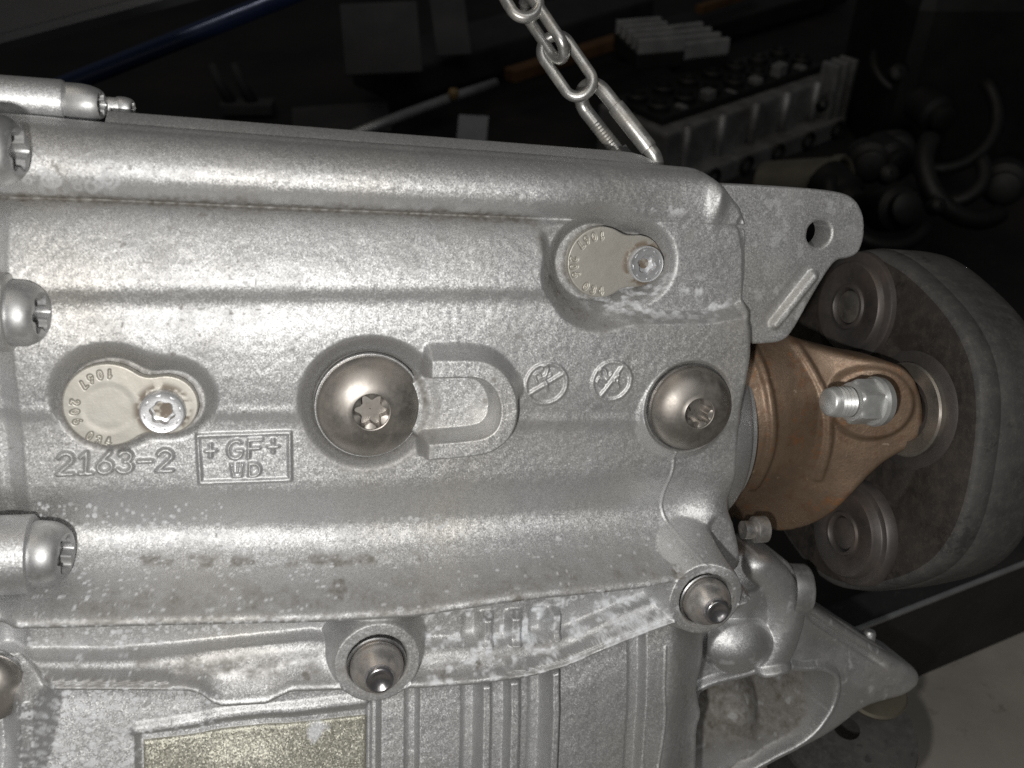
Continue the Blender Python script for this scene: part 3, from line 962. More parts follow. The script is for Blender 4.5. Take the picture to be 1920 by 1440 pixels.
def locking_plate(side, top, thick, text_c, text_r, hgt, screw_px, Rs):
    sdp = lambda X, Z: plate_sd(X, Z, side, top)
    # outline by marching angles round the plate's two lobes
    c0 = pl(*( (203, 760) if side == 'l' else (1127, 492)), top); c1 = pl(*((312, 760) if side == 'l' else (1196, 490)), top)
    mid = 0.6 * c0 + 0.4 * c1
    pts = []
    for a in np.linspace(0, 2 * math.pi, 160, endpoint=False):
        r = np.linspace(0, 260, 1000)
        s = sdp(mid[0] + r * math.cos(a), mid[1] + r * math.sin(a))
        k = np.argmax(s > 0)
        pts.append((mid[0] + r[k] * math.cos(a), mid[1] + r[k] * math.sin(a)))
    strokes = text_arc("I067 206 034", text_c, text_r, 88, 16.5, hgt)
    def hf(X, Z, sd):
        H = np.full(X.shape, float(top)) + 0.5 * (fbm(X, Z, 30, 7, 3) - .5)
        c = pl(text_c[0], text_c[1], top)
        H -= 0.6 * sst(48, 34, np.hypot(X - c[0], Z - c[1])) * (1 if side == 'l' else 0)
        _BASE['h'] = H.copy()
        stamp(H, X, Z, strokes, top, 2.5, -3.6)
        n = fbm(X, Z, 12, 21, 3)
        q = circ(X, Z, screw_px[0], screw_px[1], top, Rs)
        dirt_shade = sst(16, 2, q) * sst(0.3, 0.6, n)
        return H, {"dirt_shade": dirt_shade}
    pm = heightfield("locking_plate", pts, hf, 1.15, M['plate_d'], gear, rnd=2.5, back=thick)
    # washer collar and screw
    c = world_at(screw_px[0], screw_px[1], top)
    k = sc(screw_px[0], screw_px[1], top) * S
    R = Rs * k
    V, F = screw_mesh(c, NG, R, 8 * S, [(R, 12 * S), (R * .985, 15 * S), (R * .93, 17 * S), (R * .90, 16.6 * S), (R * .62, 16.6 * S)], R * 0.56, ref=XG + 0.3 * ZG)
    o = mk("screw", V, F, M['screw'], pm, sharp=35)
    for a in range(8):
        t = a * math.pi / 4 + 0.2
        e = math.cos(t) * XG + math.sin(t) * ZG; e2 = -math.sin(t) * XG + math.cos(t) * ZG
        V, F = box(c + NG * 16.9 * S + e * R * 0.78, e2 * 4.2 * S, e * 1.3 * S, NG * 0.9 * S, 0.4 * S)
        mk("head_mark", V, F, M['screw'], pm)
    return pm

def plate_mat():
    m = NT("zinc_passivated_plate_worn")
    big = m.noise(90, 4, 0.6); fine = m.noise(1400, 3, 0.6)
    c = m.mix(m.ramp(big, (0.3, 0.0), (0.7, 1.0)), (0.50, 0.485, 0.445), (0.44, 0.42, 0.375))
    d = m.attr("dirt_shade")
    c = m.mix(m.math('MULTIPLY', d, 0.85), c, (0.10, 0.065, 0.035))
    m.bs(Base_Color=c, Metallic=m.math('MULTIPLY', m.math('SUBTRACT', 1.0, d), 0.62), Roughness=m.math('ADD', m.math('MULTIPLY', fine, 0.15), 0.42), Normal=m.bump(fine, 0.12, 0.00015))
    return m.m
M['plate_d'] = plate_mat()
tag(locking_plate('l', 10, 12, (203, 765), 71, 15, (306, 769), 41), label="larger tan locking plate beside the cast figures")
tag(locking_plate('r', -30, 14, (1127, 494), 58, 13, (1207, 494), 34), label="smaller tan locking plate sunk in the upper right pocket")

# ---- big dome head bolts
def dome_bolt(u, v, h0, r, hd, rim, rot, name="dome_bolt"):
    c = world_at(u, v, h0); k = sc(u, v, h0) * S
    R = r * k
    w = rings(c, NG, [(R * 0.9, -8 * S), (R, -2 * S), (R, 7 * S), (R * .985, 9 * S), (R * .95, 9.2 * S), (R * .9, 6 * S)], 96)
    prof = [(R * .955, 6 * S), (R * .955, 10 * S)]
    for t in np.linspace(0.0, 1.0, 14)[1:]:
        a = t * math.radians(66)
        rr = 0.955 - 0.60 * (1 - math.cos(a)) / (1 - math.cos(math.radians(66)))
        hh = 10 + (hd - 10) * math.sin(a) / math.sin(math.radians(66))
        prof.append((R * rr, hh * S))
    so = R * 0.33
    hl = prof[-1][1]
    prof += [(so * 1.05, hl + 0.6 * S), (so * 1.0, hl), (so * .99, hl - 3 * S), (lambda th: np.minimum(torx(so * .97, .33)(th), so), hl - 5 * S), (torx(so * .92, .33), hl - 24 * S), (so * .03, hl - 24 * S)]
    b = rings(c, NG, prof, 96, ref=math.cos(rot) * XG + math.sin(rot) * ZG)
    o = mk(name, *b, M['bolt_dark'], gear, sharp=40)
    mk("washer_rim", *w, M['rim'], o, sharp=40)
    return o
dome_bolt(691, 759, -16, 101, 50, 1, 0.5)
dome_bolt(1290, 762, 12, 84, 52, 1, 0.9)
dome_bolt(-24, 1284, 56, 72, 46, 1, 0.2)

# ---- dowel pins
def pin(u, v, h0, r):
    c = world_at(u, v, h0); k = sc(u, v, h0) * S; R = r * k
    col = rings(c, NG, [(R * 1.02, -16 * S), (R * 1.02, 3 * S), (R * .98, 5 * S), (R * .93, 4 * S), (R * .92, -6 * S), (R * .86, -6 * S)], 80)
    body = rings(c, NG, [(R * .90, -14 * S), (R * .90, 6 * S), (R * .87, 14 * S), (R * .80, 24 * S), (R * .68, 34 * S), (R * .55, 42 * S), (R * .48, 46 * S)], 80)
    tip = rings(c, NG, [(R * .49, 44 * S), (R * .49, 50 * S), (R * .45, 55 * S), (R * .38, 57.5 * S), (R * .35, 57 * S), (R * .27, 53.6 * S), (R * .18, 51 * S), (R * .09, 49.6 * S), (R * .005, 49.2 * S)], 80)
    o = mk("dowel_pin", *body, M['pin'], gear)
    mk("collar", *col, M['rim'], o, sharp=40)
    mk("pin_tip", *tip, M['pin_tip'], o)
    return o
pin(706, 1246, 110, 56)
pin(1322, 1124, 110, 51)

# ---- flange bolts along the left edge, screwed in along the casing
def side_bolt(u, v, h, r, length, mat, rr=0.4, boss=True, flange=True):
    """u: pixel where the head's front end lies"""
    k = sc(u, v, h) * S; R = r * k; L = length * k
    AB = math.cos(math.radians(12)) * XG + math.sin(math.radians(12)) * NG
    c = world_at(u, v, h) - AB * L
    prof = [(R * .99, 0), (R, L * .06), (R * 0.995, L * .40), (R * .975, L * .56), (R * .92, L * .72), (R * .84, L * .86), (R * .76, L * .95), (R * .68, L)]
    so = R * .62
    prof += [(so * 1.02, L), (torx(so, .3), L - 1 * S), (torx(so * .95, .3), L - 20 * S), (so * .04, L - 20 * S)]
    o = mk("flange_bolt", *rings(c, AB, prof, 96, ref=ZG), mat, gear, sharp=45)
    if boss:
        b = rings(c, XG, [(R * 1.18, -L * 1.6), (R * 1.18, -L * .06), (R * 1.12, 0.0), (R * .8, 0.001 * L)], 72)
        mk("bolt_boss", *b, M['cast_side'], gear, sharp=45)
    return o
side_bolt(78, 590, 62, 62, 54, M['bolt_alu'])
side_bolt(124, 1040, 56, 62, 58, M['bolt_alu'])
side_bolt(36, 284, 92, 66, 54, M['bolt_alu'])
side_bolt(191, 196, -95, 36, 70, M['bolt_alu'], boss=False)
side_bolt(250, 203, -150, 20, 28, M['bolt_alu'], boss=False)
# upper-left tubular boss that carries the upper bolt
c = world_at(122, 190, -95)
kk = sc(122, 190, -95) * S
mk("tube_boss", *rings(c - XG * 330 * kk, XG, [(39 * kk, 0), (39 * kk, 325 * kk), (37 * kk, 330 * kk), (20 * kk, 331 * kk)], 72), M['cast_side'], gear, sharp=45)
c = world_at(226, 201, -150)
mk("tube_boss", *rings(c - XG * 80 * kk, XG, [(16 * kk, 0), (18 * kk, 60 * kk), (18 * kk, 78 * kk), (10 * kk, 80 * kk)], 48), M['cast_side'], gear, sharp=45)

# ---- top cover: long bar behind the round rail
def bar_profile(name, A, B, prof, mat, n=60, taper_end=0.0):
    """prof: closed list of (h, dz) swept from pixel A to pixel B"""
    V = []; m = len(prof)
    for i in range(n):
        t = i / (n - 1)
        u = A[0] + (B[0] - A[0]) * t; v = A[1] + (B[1] - A[1]) * t
        e = max(0.0, (t - (1 - taper_end)) / taper_end) if taper_end else 0
        for (h, dz) in prof:
            p = pl(u, v, -50)
            V.append(g2w(p[0], h - 30 * e * e, p[1] + (dz + 60) * (1 - 0.9 * (1 - math.sqrt(max(0, 1 - e * e)))) - 60))
    F = []
    for i in range(n - 1):
        for j in range(m):
            k = (j + 1) % m
            F.append((i * m + j, i * m + k, (i + 1) * m + k, (i + 1) * m + j))
    F.append(tuple(range(m))); F.append(tuple(range((n - 1) * m, n * m))[::-1])
    return mk(name, np.array(V), F, mat, gear, sharp=30)
bar_profile("top_cover", (196, 236), (1292, 318), [(-48, -60), (-48, -1), (-50, 2), (-55, 6), (-84, 23), (-92, 25), (-260, 25), (-260, -60)], M['cast'], taper_end=0.10)

# ---- lifting lug at the upper right
LUG = smooth_poly(P([(1290, 345), (1350, 343), (1480, 350), (1560, 357), (1598, 368), (1617, 400), (1618, 440), (1608, 474), (1588, 484), (1566, 486), (1548, 508), (1512, 568), (1484, 620), (1466, 640),
                     (1430, 644), (1398, 644), (1380, 600), (1290, 590)], -26), 2)
def lug_h(X, Z, sd):
    H = np.full(X.shape, -18.0)
    d = dist_poly(X, Z, P([(1522, 518), (1452, 606)], -20))
    q = P([(1540, 530), (1478, 628)], -26)
    nrm = np.array([q[1, 1] - q[0, 1], -(q[1, 0] - q[0, 0])]); nrm /= np.linalg.norm(nrm)
    side = (X - q[0, 0]) * nrm[0] + (Z - q[0, 1]) * nrm[1]
    H = H + 12 * sst(15, 4, d)
    H = H - 8 * sst(20, 5, dist_poly(X, Z, P([(1505, 512), (1438, 596)], -26))) * 0.35
    H += 1.2 * (fbm(X, Z, 50, 61, 3) - .5)
    n = fbm(X, Z, 20, 9, 4)
    return H, {"oxide": 0.18 * sst(.64, .76, n), "dirt_shade": 0.25 * sst(.5, .75, fbm(X, Z, 60, 3, 4))}
hc = pl(1532, 438, -26)
heightfield("lifting_lug", LUG, lug_h, 2.2, M['cast'], gear, rnd=6, back=52, holes=[(hc[0], hc[1], 25 * sc(1532, 438, -26))])

# ---- output side: bearing boss, brown three-armed flange, rubber coupling
AXD = math.cos(math.radians(20)) * RT + math.sin(math.radians(20)) * FW      # axis of the coupling
AX = np.array(pl(1440, 800, -200))       # shaft axis passes here (plane coordinates), h = -200
HSH = -205.0
def shaft_pt(u):
    """point of the shaft axis straight behind column u"""
    x = pl(u, 800, HSH)[0]
    return g2w(x, HSH, AX[1])
def axis_at_x(x):
    return g2w(np.array(x), np.array(HSH), np.array(AX[1]))
k = S
x0 = pl(1398, 800, -10)[0]
mk("bearing_boss", *rings(axis_at_x(x0 - 40), XG, [(205 * S, 0), (205 * S, 52 * S), (200 * S, 58 * S), (176 * S, 60 * S), (174 * S, 84 * S), (168 * S, 88 * S), (60 * S, 88 * S)], 128, ref=ZG), M['cast_side'], gear, sharp=40)

FLH = -40
FL = smooth_poly(P([(1372, 700, -103), (1380, 640, -101), (1440, 628, -78), (1480, 622, -72), (1522, 646, -69), (1600, 668, -32), (1680, 682, 20), (1720, 698, 46), (1740, 730, 54), (1746, 780, 57), (1740, 822, 54), (1718, 842, 45), (1690, 852, 27), (1648, 868, -2), (1600, 904, -32), (1556, 948, -59), (1524, 988, -69), (1500, 1022, -70), (1476, 1034, -72), (1440, 1024, -78), (1396, 1000, -97), (1372, 940, -103)], FLH), 2)
def flange_h(X, Z, sd):
    xs = [pl(u, 790, -50)[0] for u in (1370, 1410, 1440, 1480, 1530, 1552, 1575, 1650, 1700, 1760)]
    hs = [-80, -70, -54, -48, -45, -38, -24, 24, 58, 84]
    H = np.interp(X, xs, hs)
    zc = pl(1450, 800, -50)[1]
    H = H - 0.0024 * (Z - zc) ** 2 * sst(pl(1640, 790, 0)[0], pl(1500, 790, 0)[0], X)
    c = pl(1640, 760, 10)
    H = H + 9 * sst(84, 70, np.hypot(X - c[0], Z - c[1]))
    bl = smooth_poly(P([(1530, 660, -30), (1556, 740, -30), (1560, 820, -30), (1540, 900, -40)]), 2, False)
    H = H + 6 * sst(12, 2, dist_poly(X, Z, bl))
    bl = smooth_poly(P([(1438, 650, -60), (1450, 740, -50), (1450, 840, -50), (1436, 930, -60)]), 2, False)
    H = H + 7 * sst(14, 2, dist_poly(X, Z, bl))
    H += 1.5 * (fbm(X, Z, 40, 71, 4) - .5)
    return H
fl = heightfield("output_flange", FL, flange_h, 2.6, M['flange'], gear, rnd=13, back=90)

# nut and stud, pointing back at the gearbox
c = world_at(1638, 753, 50)
ku = 0.93 * sc(1650, 755, 20) * S
hexr = lambda R: (lambda th: R * math.cos(math.pi / 6) / np.cos((th % (math.pi / 3)) - math.pi / 6))
ax = -AXD
ax /= np.linalg.norm(ax)
nut = rings(c, ax, [(48 * ku, -14 * ku), (50 * ku, 0), (47 * ku, 8 * ku), (hexr(46 * ku), 10 * ku), (hexr(46 * ku), 48 * ku), (hexr(44 * ku), 54 * ku), (38 * ku, 57 * ku), (30 * ku, 58 * ku)], 72, ref=ZG)
no = mk("nut", *nut, M['stud'], fl, sharp=25)
th_prof = [(29 * ku, 40 * ku)]
for i in range(5):
    b = 58 + i * 8.5
    th_prof += [(25 * ku, b * ku), (30 * ku, (b + 4) * ku)]
th_prof += [(28 * ku, 101 * ku), (27 * ku, 108 * ku), (23 * ku, 112 * ku), (0.5 * ku, 112 * ku)]
mk("threaded_stud", *rings(c, ax, th_prof, 56, ref=ZG), M['stud'], fl, sharp=50)

# rubber coupling disc
cd = world_at(1584, 790, -190)
lob = lambda R, a: (lambda th: R * S * (1 + 0.9 * a * np.cos(6 * th + 0.35)))
disc = rings(cd, AXD, [(lob(60, 0), 6 * S), (lob(140, .0), 2 * S), (lob(225, .0), 0), (lob(232, .0), 3 * S), (lob(240, .0), 3 * S), (lob(247, .0), 0), (lob(300, .004), 0), (lob(362, .012), 1 * S), (lob(378, .016), 4 * S)], 160, ref=ZG)
rc = mk("rubber_coupling", *disc, M['rubber_face'], gear, sharp=60)
rim_ = rings(cd, AXD, [(lob(376, .016), 3.4 * S), (lob(384, .018), 5 * S), (lob(390, .02), 11 * S), (lob(396, .02), 44 * S), (lob(395, .02), 46 * S), (lob(395, .02), 48 * S), (lob(397, .02), 50 * S), (lob(397, .02), 92 * S), (lob(397, .02), 150 * S), (lob(394, .02), 182 * S), (lob(384, .02), 195 * S), (lob(340, .01), 200 * S), (lob(60, 0), 200 * S)], 160, ref=ZG)
mk("coupling_rim", *rim_, M['rubber'], rc, sharp=50)
def disc_at(u, v, off=0.0):
    """point seen at a pixel on the coupling's face, off px-units proud of it"""
    d = ray(u, v)
    t = ((cd - AXD * off * S - CAM) @ AXD) / (d @ AXD)
    return CAM + t * d, t / FPX
def bush(u, v, r, proud, bright):
    c, k = disc_at(u, v, proud)
    p = proud * S
    prof = [(r * 1.24 * k, -p), (r * 1.22 * k, -p * .62), (r * 1.17 * k, -p * .5), (r * 1.05 * k, -p * .48), (r * 1.03 * k, -p * .44), (r * 1.0 * k, -.12 * p), (r * .97 * k, 0), (r * .62 * k, .5 * S), (r * .58 * k, -2 * S), (r * .52 * k, -2 * S),
            (r * .49 * k, 3 * S), (r * .43 * k, 3.5 * S), (r * .40 * k, 0), (r * .385 * k, -16 * S), (r * .02 * k, -17 * S)]
    o = mk("bushing", *rings(c, -AXD, prof, 80), M['bush'], rc, sharp=40)
    d = rings(c, -AXD, [(r * .36 * k, -16 * S), (r * .36 * k, -6 * S), (r * .31 * k, -3 * S), (r * .1 * k, -2 * S), (0.4 * k, -2 * S)], 40)
    mk("bolt_end", *d, M['bush_pale'] if bright else M['bush'], o, sharp=40)
    # worn notch across the collar
    e = ZG * 0.4 + NG * 0.6; e = e - AXD * (e @ AXD); e /= np.linalg.norm(e)
    V, F = box(c + e * r * .78 * k, e * r * .16 * k, np.cross(AXD, e) * 1.1 * S, AXD * 1.2 * S, 0.3 * S)
    mk("notch", V, F, M['bush'], o)
bush(1588, 575, 84, 26, True)
bush(1578, 1000, 82, 48, False)
# bright washer and dark sleeve behind the arm's end
c, k = disc_at(1694, 768, 20)
mk("arm_bolt", *rings(c, -AXD, [(116 * k, -46 * S), (114 * k, -22 * S), (106 * k, -17 * S), (40 * k, -16 * S)], 80), M['bush'], rc, sharp=40)
mk("arm_washer", *rings(c, -AXD, [(88 * k, -18 * S), (89 * k, -4 * S), (86 * k, 0), (60 * k, 0)], 80), M['bush_pale'], rc, sharp=40)

# small bright bolt below the boss and shaft end
c = world_at(1432, 992, -60); k = sc(1430, 992, -60) * S
mk("small_bolt", *rings(c, -XG, [(25 * k, -2 * k), (25 * k, 20 * k), (22 * k, 23 * k), (17 * k, 24 * k), (17 * k, 44 * k), (1 * k, 44 * k)], 40), M['pin'], gear, sharp=40)

# ---- mount bracket below the output
HB = -120.0
BR = smooth_poly(P([(1300, 1190), (1345, 1060), (1390, 1036), (1425, 1034), (1466, 1044), (1498, 1070), (1510, 1104), (1514, 1130), (1560, 1158), (1640, 1212), (1698, 1244), (1728, 1260), (1730, 1286), (1700, 1310), (1664, 1318), (1620, 1332),
                    (1572, 1372), (1520, 1402), (1450, 1434), (1404, 1462), (1380, 1560), (1270, 1560), (1270, 1300)], HB), 2)
def bracket_h(X, Z, sd):
    H = np.full(X.shape, HB)
    # upright tubular neck
    nk = smooth_poly(P([(1420, 1060), (1462, 1100), (1476, 1150), (1462, 1200), (1440, 1240)], HB), 2, False)
    d = dist_poly(X, Z, nk)
    H = smax(H, HB + 36 * np.sqrt(np.clip(1 - (d / 44) ** 2, 0, 1)) - 40 * sst(44, 60, d), 6)
    c = pl(1395, 1110, HB)
    d = np.hypot(X - c[0], Z - c[1])
    H = smax(H, HB + 30 - 0.005 * d ** 2, 6)
    # arm that narrows to the tip
    tip = pl(1715, 1275, HB); root = pl(1490, 1190, HB)
    ed = smooth_poly(P([(1512, 1150), (1600, 1212), (1700, 1272)], HB), 1, False)
    de = dist_poly(X, Z, ed)
    H = H - 16 * sst(11, 3, de) * sst(pl(1500, 0 + 1200, HB)[0], pl(1530, 1200, HB)[0], X) * sst(pl(1680, 1200, HB)[0], pl(1640, 1200, HB)[0], X)
    c = pl(1575, 1215, HB)
    H = H - 16 * np.exp(-(((X - c[0]) / 90) ** 2 + ((Z - c[1] + 0.4 * (X - c[0])) / 34) ** 2))
    # hollow with its rim
    cav = smooth_poly(P([(1300, 1300), (1330, 1282), (1400, 1266), (1452, 1244), (1490, 1258), (1538, 1254), (1562, 1272), (1552, 1322), (1512, 1376), (1440, 1412), (1384, 1444), (1340, 1500), (1290, 1500)], HB), 2)
    s = sd_poly(X, Z, cav)
    H = H + 17 * sst(17, 3, np.abs(s - 10))
    inner = -140 + 122 * sst(pl(1400, 1290, HB)[1], pl(1400, 1400, HB)[1], Z)
    H = H * sst(-10, 6, s) + (HB + inner) * (1 - sst(-10, 6, s))
    d = dist_poly(X, Z, P([(1385, 1350), (1410, 1460)], HB - 40))
    H = smax(H, np.where(s < 0, HB - 12 - 0.012 * d * d, -999), 10)
    # knob with the highlight
    c = pl(1392, 1218, HB + 30); r = 66 * sc(1392, 1218, HB)
    q = np.hypot((X - c[0]) * 0.95, (Z - c[1]) * 1.15)
    H = smax(H, HB + 60 - 0.5 * q * q / r - 60 * sst(r * .9, r * 1.2, q), 8)
    H += 2.0 * (fbm(X, Z, 40, 91, 4) - .5)
    n = fbm(X, Z, 24, 19, 4); n2 = fbm(X, Z, 60, 41, 4)
    dt = 0.25 * sst(.5, .75, n2)
    ct = pl(1650, 1270, HB)
    dt = np.maximum(dt, 0.6 * sst(90, 30, np.hypot(X - ct[0], (Z - ct[1]) * 1.3)) * sst(.4, .65, n))
    zz = sst(pl(1400, 1425, HB - 60)[1], pl(1400, 1350, HB - 60)[1], Z + 26 * (n - .5))  # upper hollow browned: dirt, plus the overhang's shade painted into the colour
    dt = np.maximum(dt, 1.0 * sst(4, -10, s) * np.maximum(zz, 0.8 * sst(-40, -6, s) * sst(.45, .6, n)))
    return H, {"oxide": 0.25 * sst(.66, .78, n), "dirt_shade": dt}
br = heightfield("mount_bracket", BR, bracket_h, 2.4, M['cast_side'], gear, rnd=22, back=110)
# upper rail of the bracket and its end lug
V, F = sweep([world_at(1516, 1138, HB - 30), world_at(1580, 1176, HB - 30), world_at(1650, 1222, HB - 30), world_at(1712, 1262, HB - 24)], [9 * S, 12 * S, 12 * S, 10 * S], 14)
mk("bracket_rail", V, F, M['cast_side'], gear)
V, F = rings(world_at(1630, 1192, HB - 60), ZG, [(15 * S, -20 * S), (15 * S, 8 * S), (12 * S, 14 * S), (1 * S, 15 * S)], 24)
mk("bracket_stud", V, F, M['cast_side'], gear, sharp=40)
c = world_at(1497, 1105, HB - 10); k = sc(1497, 1105, HB) * S
V, F = rings(c, XG + 0.2 * NG, [(48 * k, -20 * k), (48 * k, 10 * k), (44 * k, 16 * k), (5 * k, 18 * k)], 48, ref=ZG)
mk("bracket_bolt", V, F, M['bolt_alu'], gear, sharp=40)
# rubber mount block under the bracket
c = world_at(1585, 1372, HB - 125); k = 1.22 * sc(1585, 1372, HB - 95) * S
VU = np.array([0, 0, 1.0])
V, F = rings(c, VU, [(95 * k, -150 * k), (100 * k, -100 * k), (88 * k, -70 * k), (86 * k, -30 * k), (100 * k, -12 * k), (108 * k, 0), (106 * k, 8 * k), (20 * k, 10 * k)], 72)
mk("rubber_mount", V, F, M['rubber'], gear, sharp=45)
c = world_at(1640, 1296, HB - 85)
V, F = rings(c, VU, [(46 * k, -6 * k), (48 * k, 0), (45 * k, 4 * k), (10 * k, 5 * k)], 64)
mk("mount_washer", V, F, M['tan_pipe'], gear, sharp=40)

# ------------------------------------------------------------------ chain and quick link
def oval(c, long_dir, wid_dir, L, W, n=44):
    """stadium centre line: overall half length L (to the bar's axis), half width W"""
    a = np.array(long_dir, float); a /= np.linalg.norm(a)
    b = np.array(wid_dir, float); b -= a * (b @ a); b /= np.linalg.norm(b)
    pts = []
    st = L - W
    for t in np.linspace(-90, 90, n // 2):
        r = math.radians(t); pts.append(c + a * (st + W * math.cos(r)) + b * W * math.sin(r))
    for t in np.linspace(90, 270, n // 2):
        r = math.radians(t); pts.append(c + a * (-st + W * math.cos(r)) + b * W * math.sin(r))
    return np.array(pts)

def cdir(u, v, w=0.0):
    """direction given in camera axes: right, down, towards the viewer"""
    d = u * RT - v * UP - w * FW
    return d / np.linalg.norm(d)

HC = -150.0
chain = thing("lifting_chain", world_at(1060, 130, HC), "galvanised steel lifting chain slanting down to the gearbox", "chain")
kc = sc(1060, 100, HC) * S
LD = cdir(0.56, 0.83)
def chain_link(u, v, ld, wd, L=63, W=27.5, r=10.8):
    P_ = oval(world_at(u, v, HC), ld, wd, L * kc, W * kc)
    return mk("link", *sweep(P_, r * kc, 14, closed=True), M['chain'], chain)
chain_link(1063, 124, cdir(.57, .82), cdir(.82, -.57, 0.15))
chain_link(1020, 54, cdir(.56, .83), cdir(.24, -.16, 0.95))
chain_link(964, -26, cdir(.50, .86), cdir(.86, -.50, -.2))
chain_link(921, -102, cdir(.5, .86), cdir(.35, -.20, 0.9))
for i in range(4):
    chain_link(880 - 41 * i, -176 - 72 * i, cdir(.5, .86), cdir(.86, -.50, -.2) if i % 2 == 0 else cdir(.35, -.20, 0.9))
ql = thing("quick_link", world_at(1140, 220, HC), "thick steel quick link between the chain and the gearbox top cover", "quick link")
P_ = oval(world_at(1160, 247, HC - 12), cdir(.62, .785), cdir(.42, -.33, .84), 108 * kc, 34 * kc, 60)
mk("bow", *sweep(P_, 14.5 * kc, 18, closed=True), M['chain'], ql)
a_ = cdir(.62, .785); b_ = cdir(.42, -.33, .84); b_ = b_ - a_ * (a_ @ b_); b_ /= np.linalg.norm(b_)
cc = world_at(1160, 247, HC - 12)
V, F = rings(cc + b_ * 34 * kc - a_ * 38 * kc, a_, [(12.5 * kc, -2 * kc), (16.8 * kc, 0), (17.2 * kc, 8 * kc), (17.2 * kc, 100 * kc), (16.5 * kc, 104 * kc), (12.5 * kc, 106 * kc)], 40)
mk("threaded_sleeve", V, F, M['chain'], ql, sharp=35)
pr = []
for i in range(9):
    pr += [(13.0 * kc, (-46 + i * 7) * kc), (15.2 * kc, (-43 + i * 7) * kc)]
V, F = rings(cc - b_ * 34 * kc, a_, pr, 30)
mk("screw_thread", V, F, M['chain'], ql, sharp=60)
V, F = rings(cc - b_ * 34 * kc + a_ * 24 * kc, a_, [(13 * kc, 0), (hexr(21 * kc), 1 * kc), (hexr(21 * kc), 26 * kc), (13 * kc, 27 * kc)], 36)
mk("sleeve_nut", V, F, M['chain'], ql, sharp=25)

# ------------------------------------------------------------------ dim workshop clutter behind
ZU = np.array([0, 0, 1.0])
# dark plank at the lower right
fa2 = floor_at(1640, 1313); fb2 = floor_at(2060, 1134)
d2 = (fb2 - fa2); L2 = np.linalg.norm(d2); d2 /= L2
n2 = np.array([-d2[1], d2[0], 0])
tp = 0.0
# height so that its top front edge runs through (1920,1065)
best = None
for hgt in np.linspace(0.01, 0.2, 60):
    # pixel v of top edge over u=1900
    ps = [fa2 + d2 * t + ZU * hgt for t in np.linspace(-0.2, 0.8, 60)]
    px = [((p - CAM) @ RT / ((p - CAM) @ FW) * FPX + 960, 720 - (p - CAM) @ UP / ((p - CAM) @ FW) * FPX) for p in ps]
    v = np.interp(1900, [q[0] for q in px], [q[1] for q in px])
    if best is None or abs(v - 1074) < best[0]:
        best = (abs(v - 1074), hgt)
PH = best[1]
cpl = fa2 + d2 * 0.35 + n2 * 0.012 + ZU * PH / 2
plank = thing("plank", fa2 + d2 * 0.35 + n2 * 0.012, "black plank on edge along the pale floor at the lower right", "plank")
V, F = box(cpl, d2 * 0.6, n2 * 0.010, ZU * PH / 2, 0.002)
mk("board", V, F, M['black'], plank, smooth=False)
V, F = box(cpl - n2 * 0.0092 + ZU * (PH / 2 + 0.0008), d2 * 0.6, n2 * 0.0012, ZU * 0.0012, 0.0005)
mk("edge_strip", V, F, M['rod'], plank, smooth=False)

# cylinder head lying behind
def fpoint(u, v, z):
    return floor_at(u, v, z)
hl = fpoint(1225, 258, 0.06); hr = fpoint(1540, 150, 0.06)
hd = hr - hl; hL = np.linalg.norm(hd); hd /= hL; hn = np.array([-hd[1], hd[0], 0])
head = thing("cylinder_head", fpoint(1350, 270, 0.0), "dull aluminium engine cylinder head on the dark ground behind the chain", "cylinder head")
cH = (hl + hr) / 2
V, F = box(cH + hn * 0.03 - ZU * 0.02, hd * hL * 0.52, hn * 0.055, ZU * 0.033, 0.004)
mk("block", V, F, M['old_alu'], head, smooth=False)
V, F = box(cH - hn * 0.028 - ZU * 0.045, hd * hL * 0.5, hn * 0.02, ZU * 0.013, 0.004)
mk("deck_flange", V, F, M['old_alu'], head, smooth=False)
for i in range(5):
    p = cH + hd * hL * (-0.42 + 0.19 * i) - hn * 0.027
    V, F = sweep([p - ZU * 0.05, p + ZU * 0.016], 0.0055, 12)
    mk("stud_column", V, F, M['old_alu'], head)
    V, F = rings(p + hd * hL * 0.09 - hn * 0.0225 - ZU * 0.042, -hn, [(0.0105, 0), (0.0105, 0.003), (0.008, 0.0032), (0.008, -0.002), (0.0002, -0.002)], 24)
    mk("port", V, F, M['near_black'], head, sharp=40)
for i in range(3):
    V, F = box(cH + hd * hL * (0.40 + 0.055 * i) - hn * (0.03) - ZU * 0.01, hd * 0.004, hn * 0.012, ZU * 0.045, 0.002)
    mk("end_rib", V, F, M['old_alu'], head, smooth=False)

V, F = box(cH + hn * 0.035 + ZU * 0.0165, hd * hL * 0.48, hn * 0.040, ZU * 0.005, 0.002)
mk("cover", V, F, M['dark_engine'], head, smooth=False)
for i in range(7):
    for j in range(2):
        p = cH + hd * hL * (-0.42 + 0.14 * i) + hn * (0.018 + 0.034 * j) + ZU * 0.021
        V, F = rings(p, ZU, [(0.0125, 0), (0.0125, 0.006), (0.0105, 0.008), (0.0095, 0.008), (0.0088, 0.004), (0.0003, 0.004)], 20)
        mk("valve_bucket", V, F, M['dark_engine'], head, sharp=40)
for i in range(6):
    q_ = (0.7, 1.3, 0.5, 1.0, 1.6, 0.8)[i]
    V, F = box(cH + hd * hL * (-0.36 + 0.14 * i + 0.02 * q_) + hn * (0.002 + 0.004 * q_) + ZU * (0.018 + 0.004 * q_), (hd + 0.3 * (q_ - 1) * hn) * 0.006 * q_, hn * 0.007, ZU * 0.006 * q_, 0.002)
    mk("cam_cap", V, F, M['old_alu'], head, smooth=False)
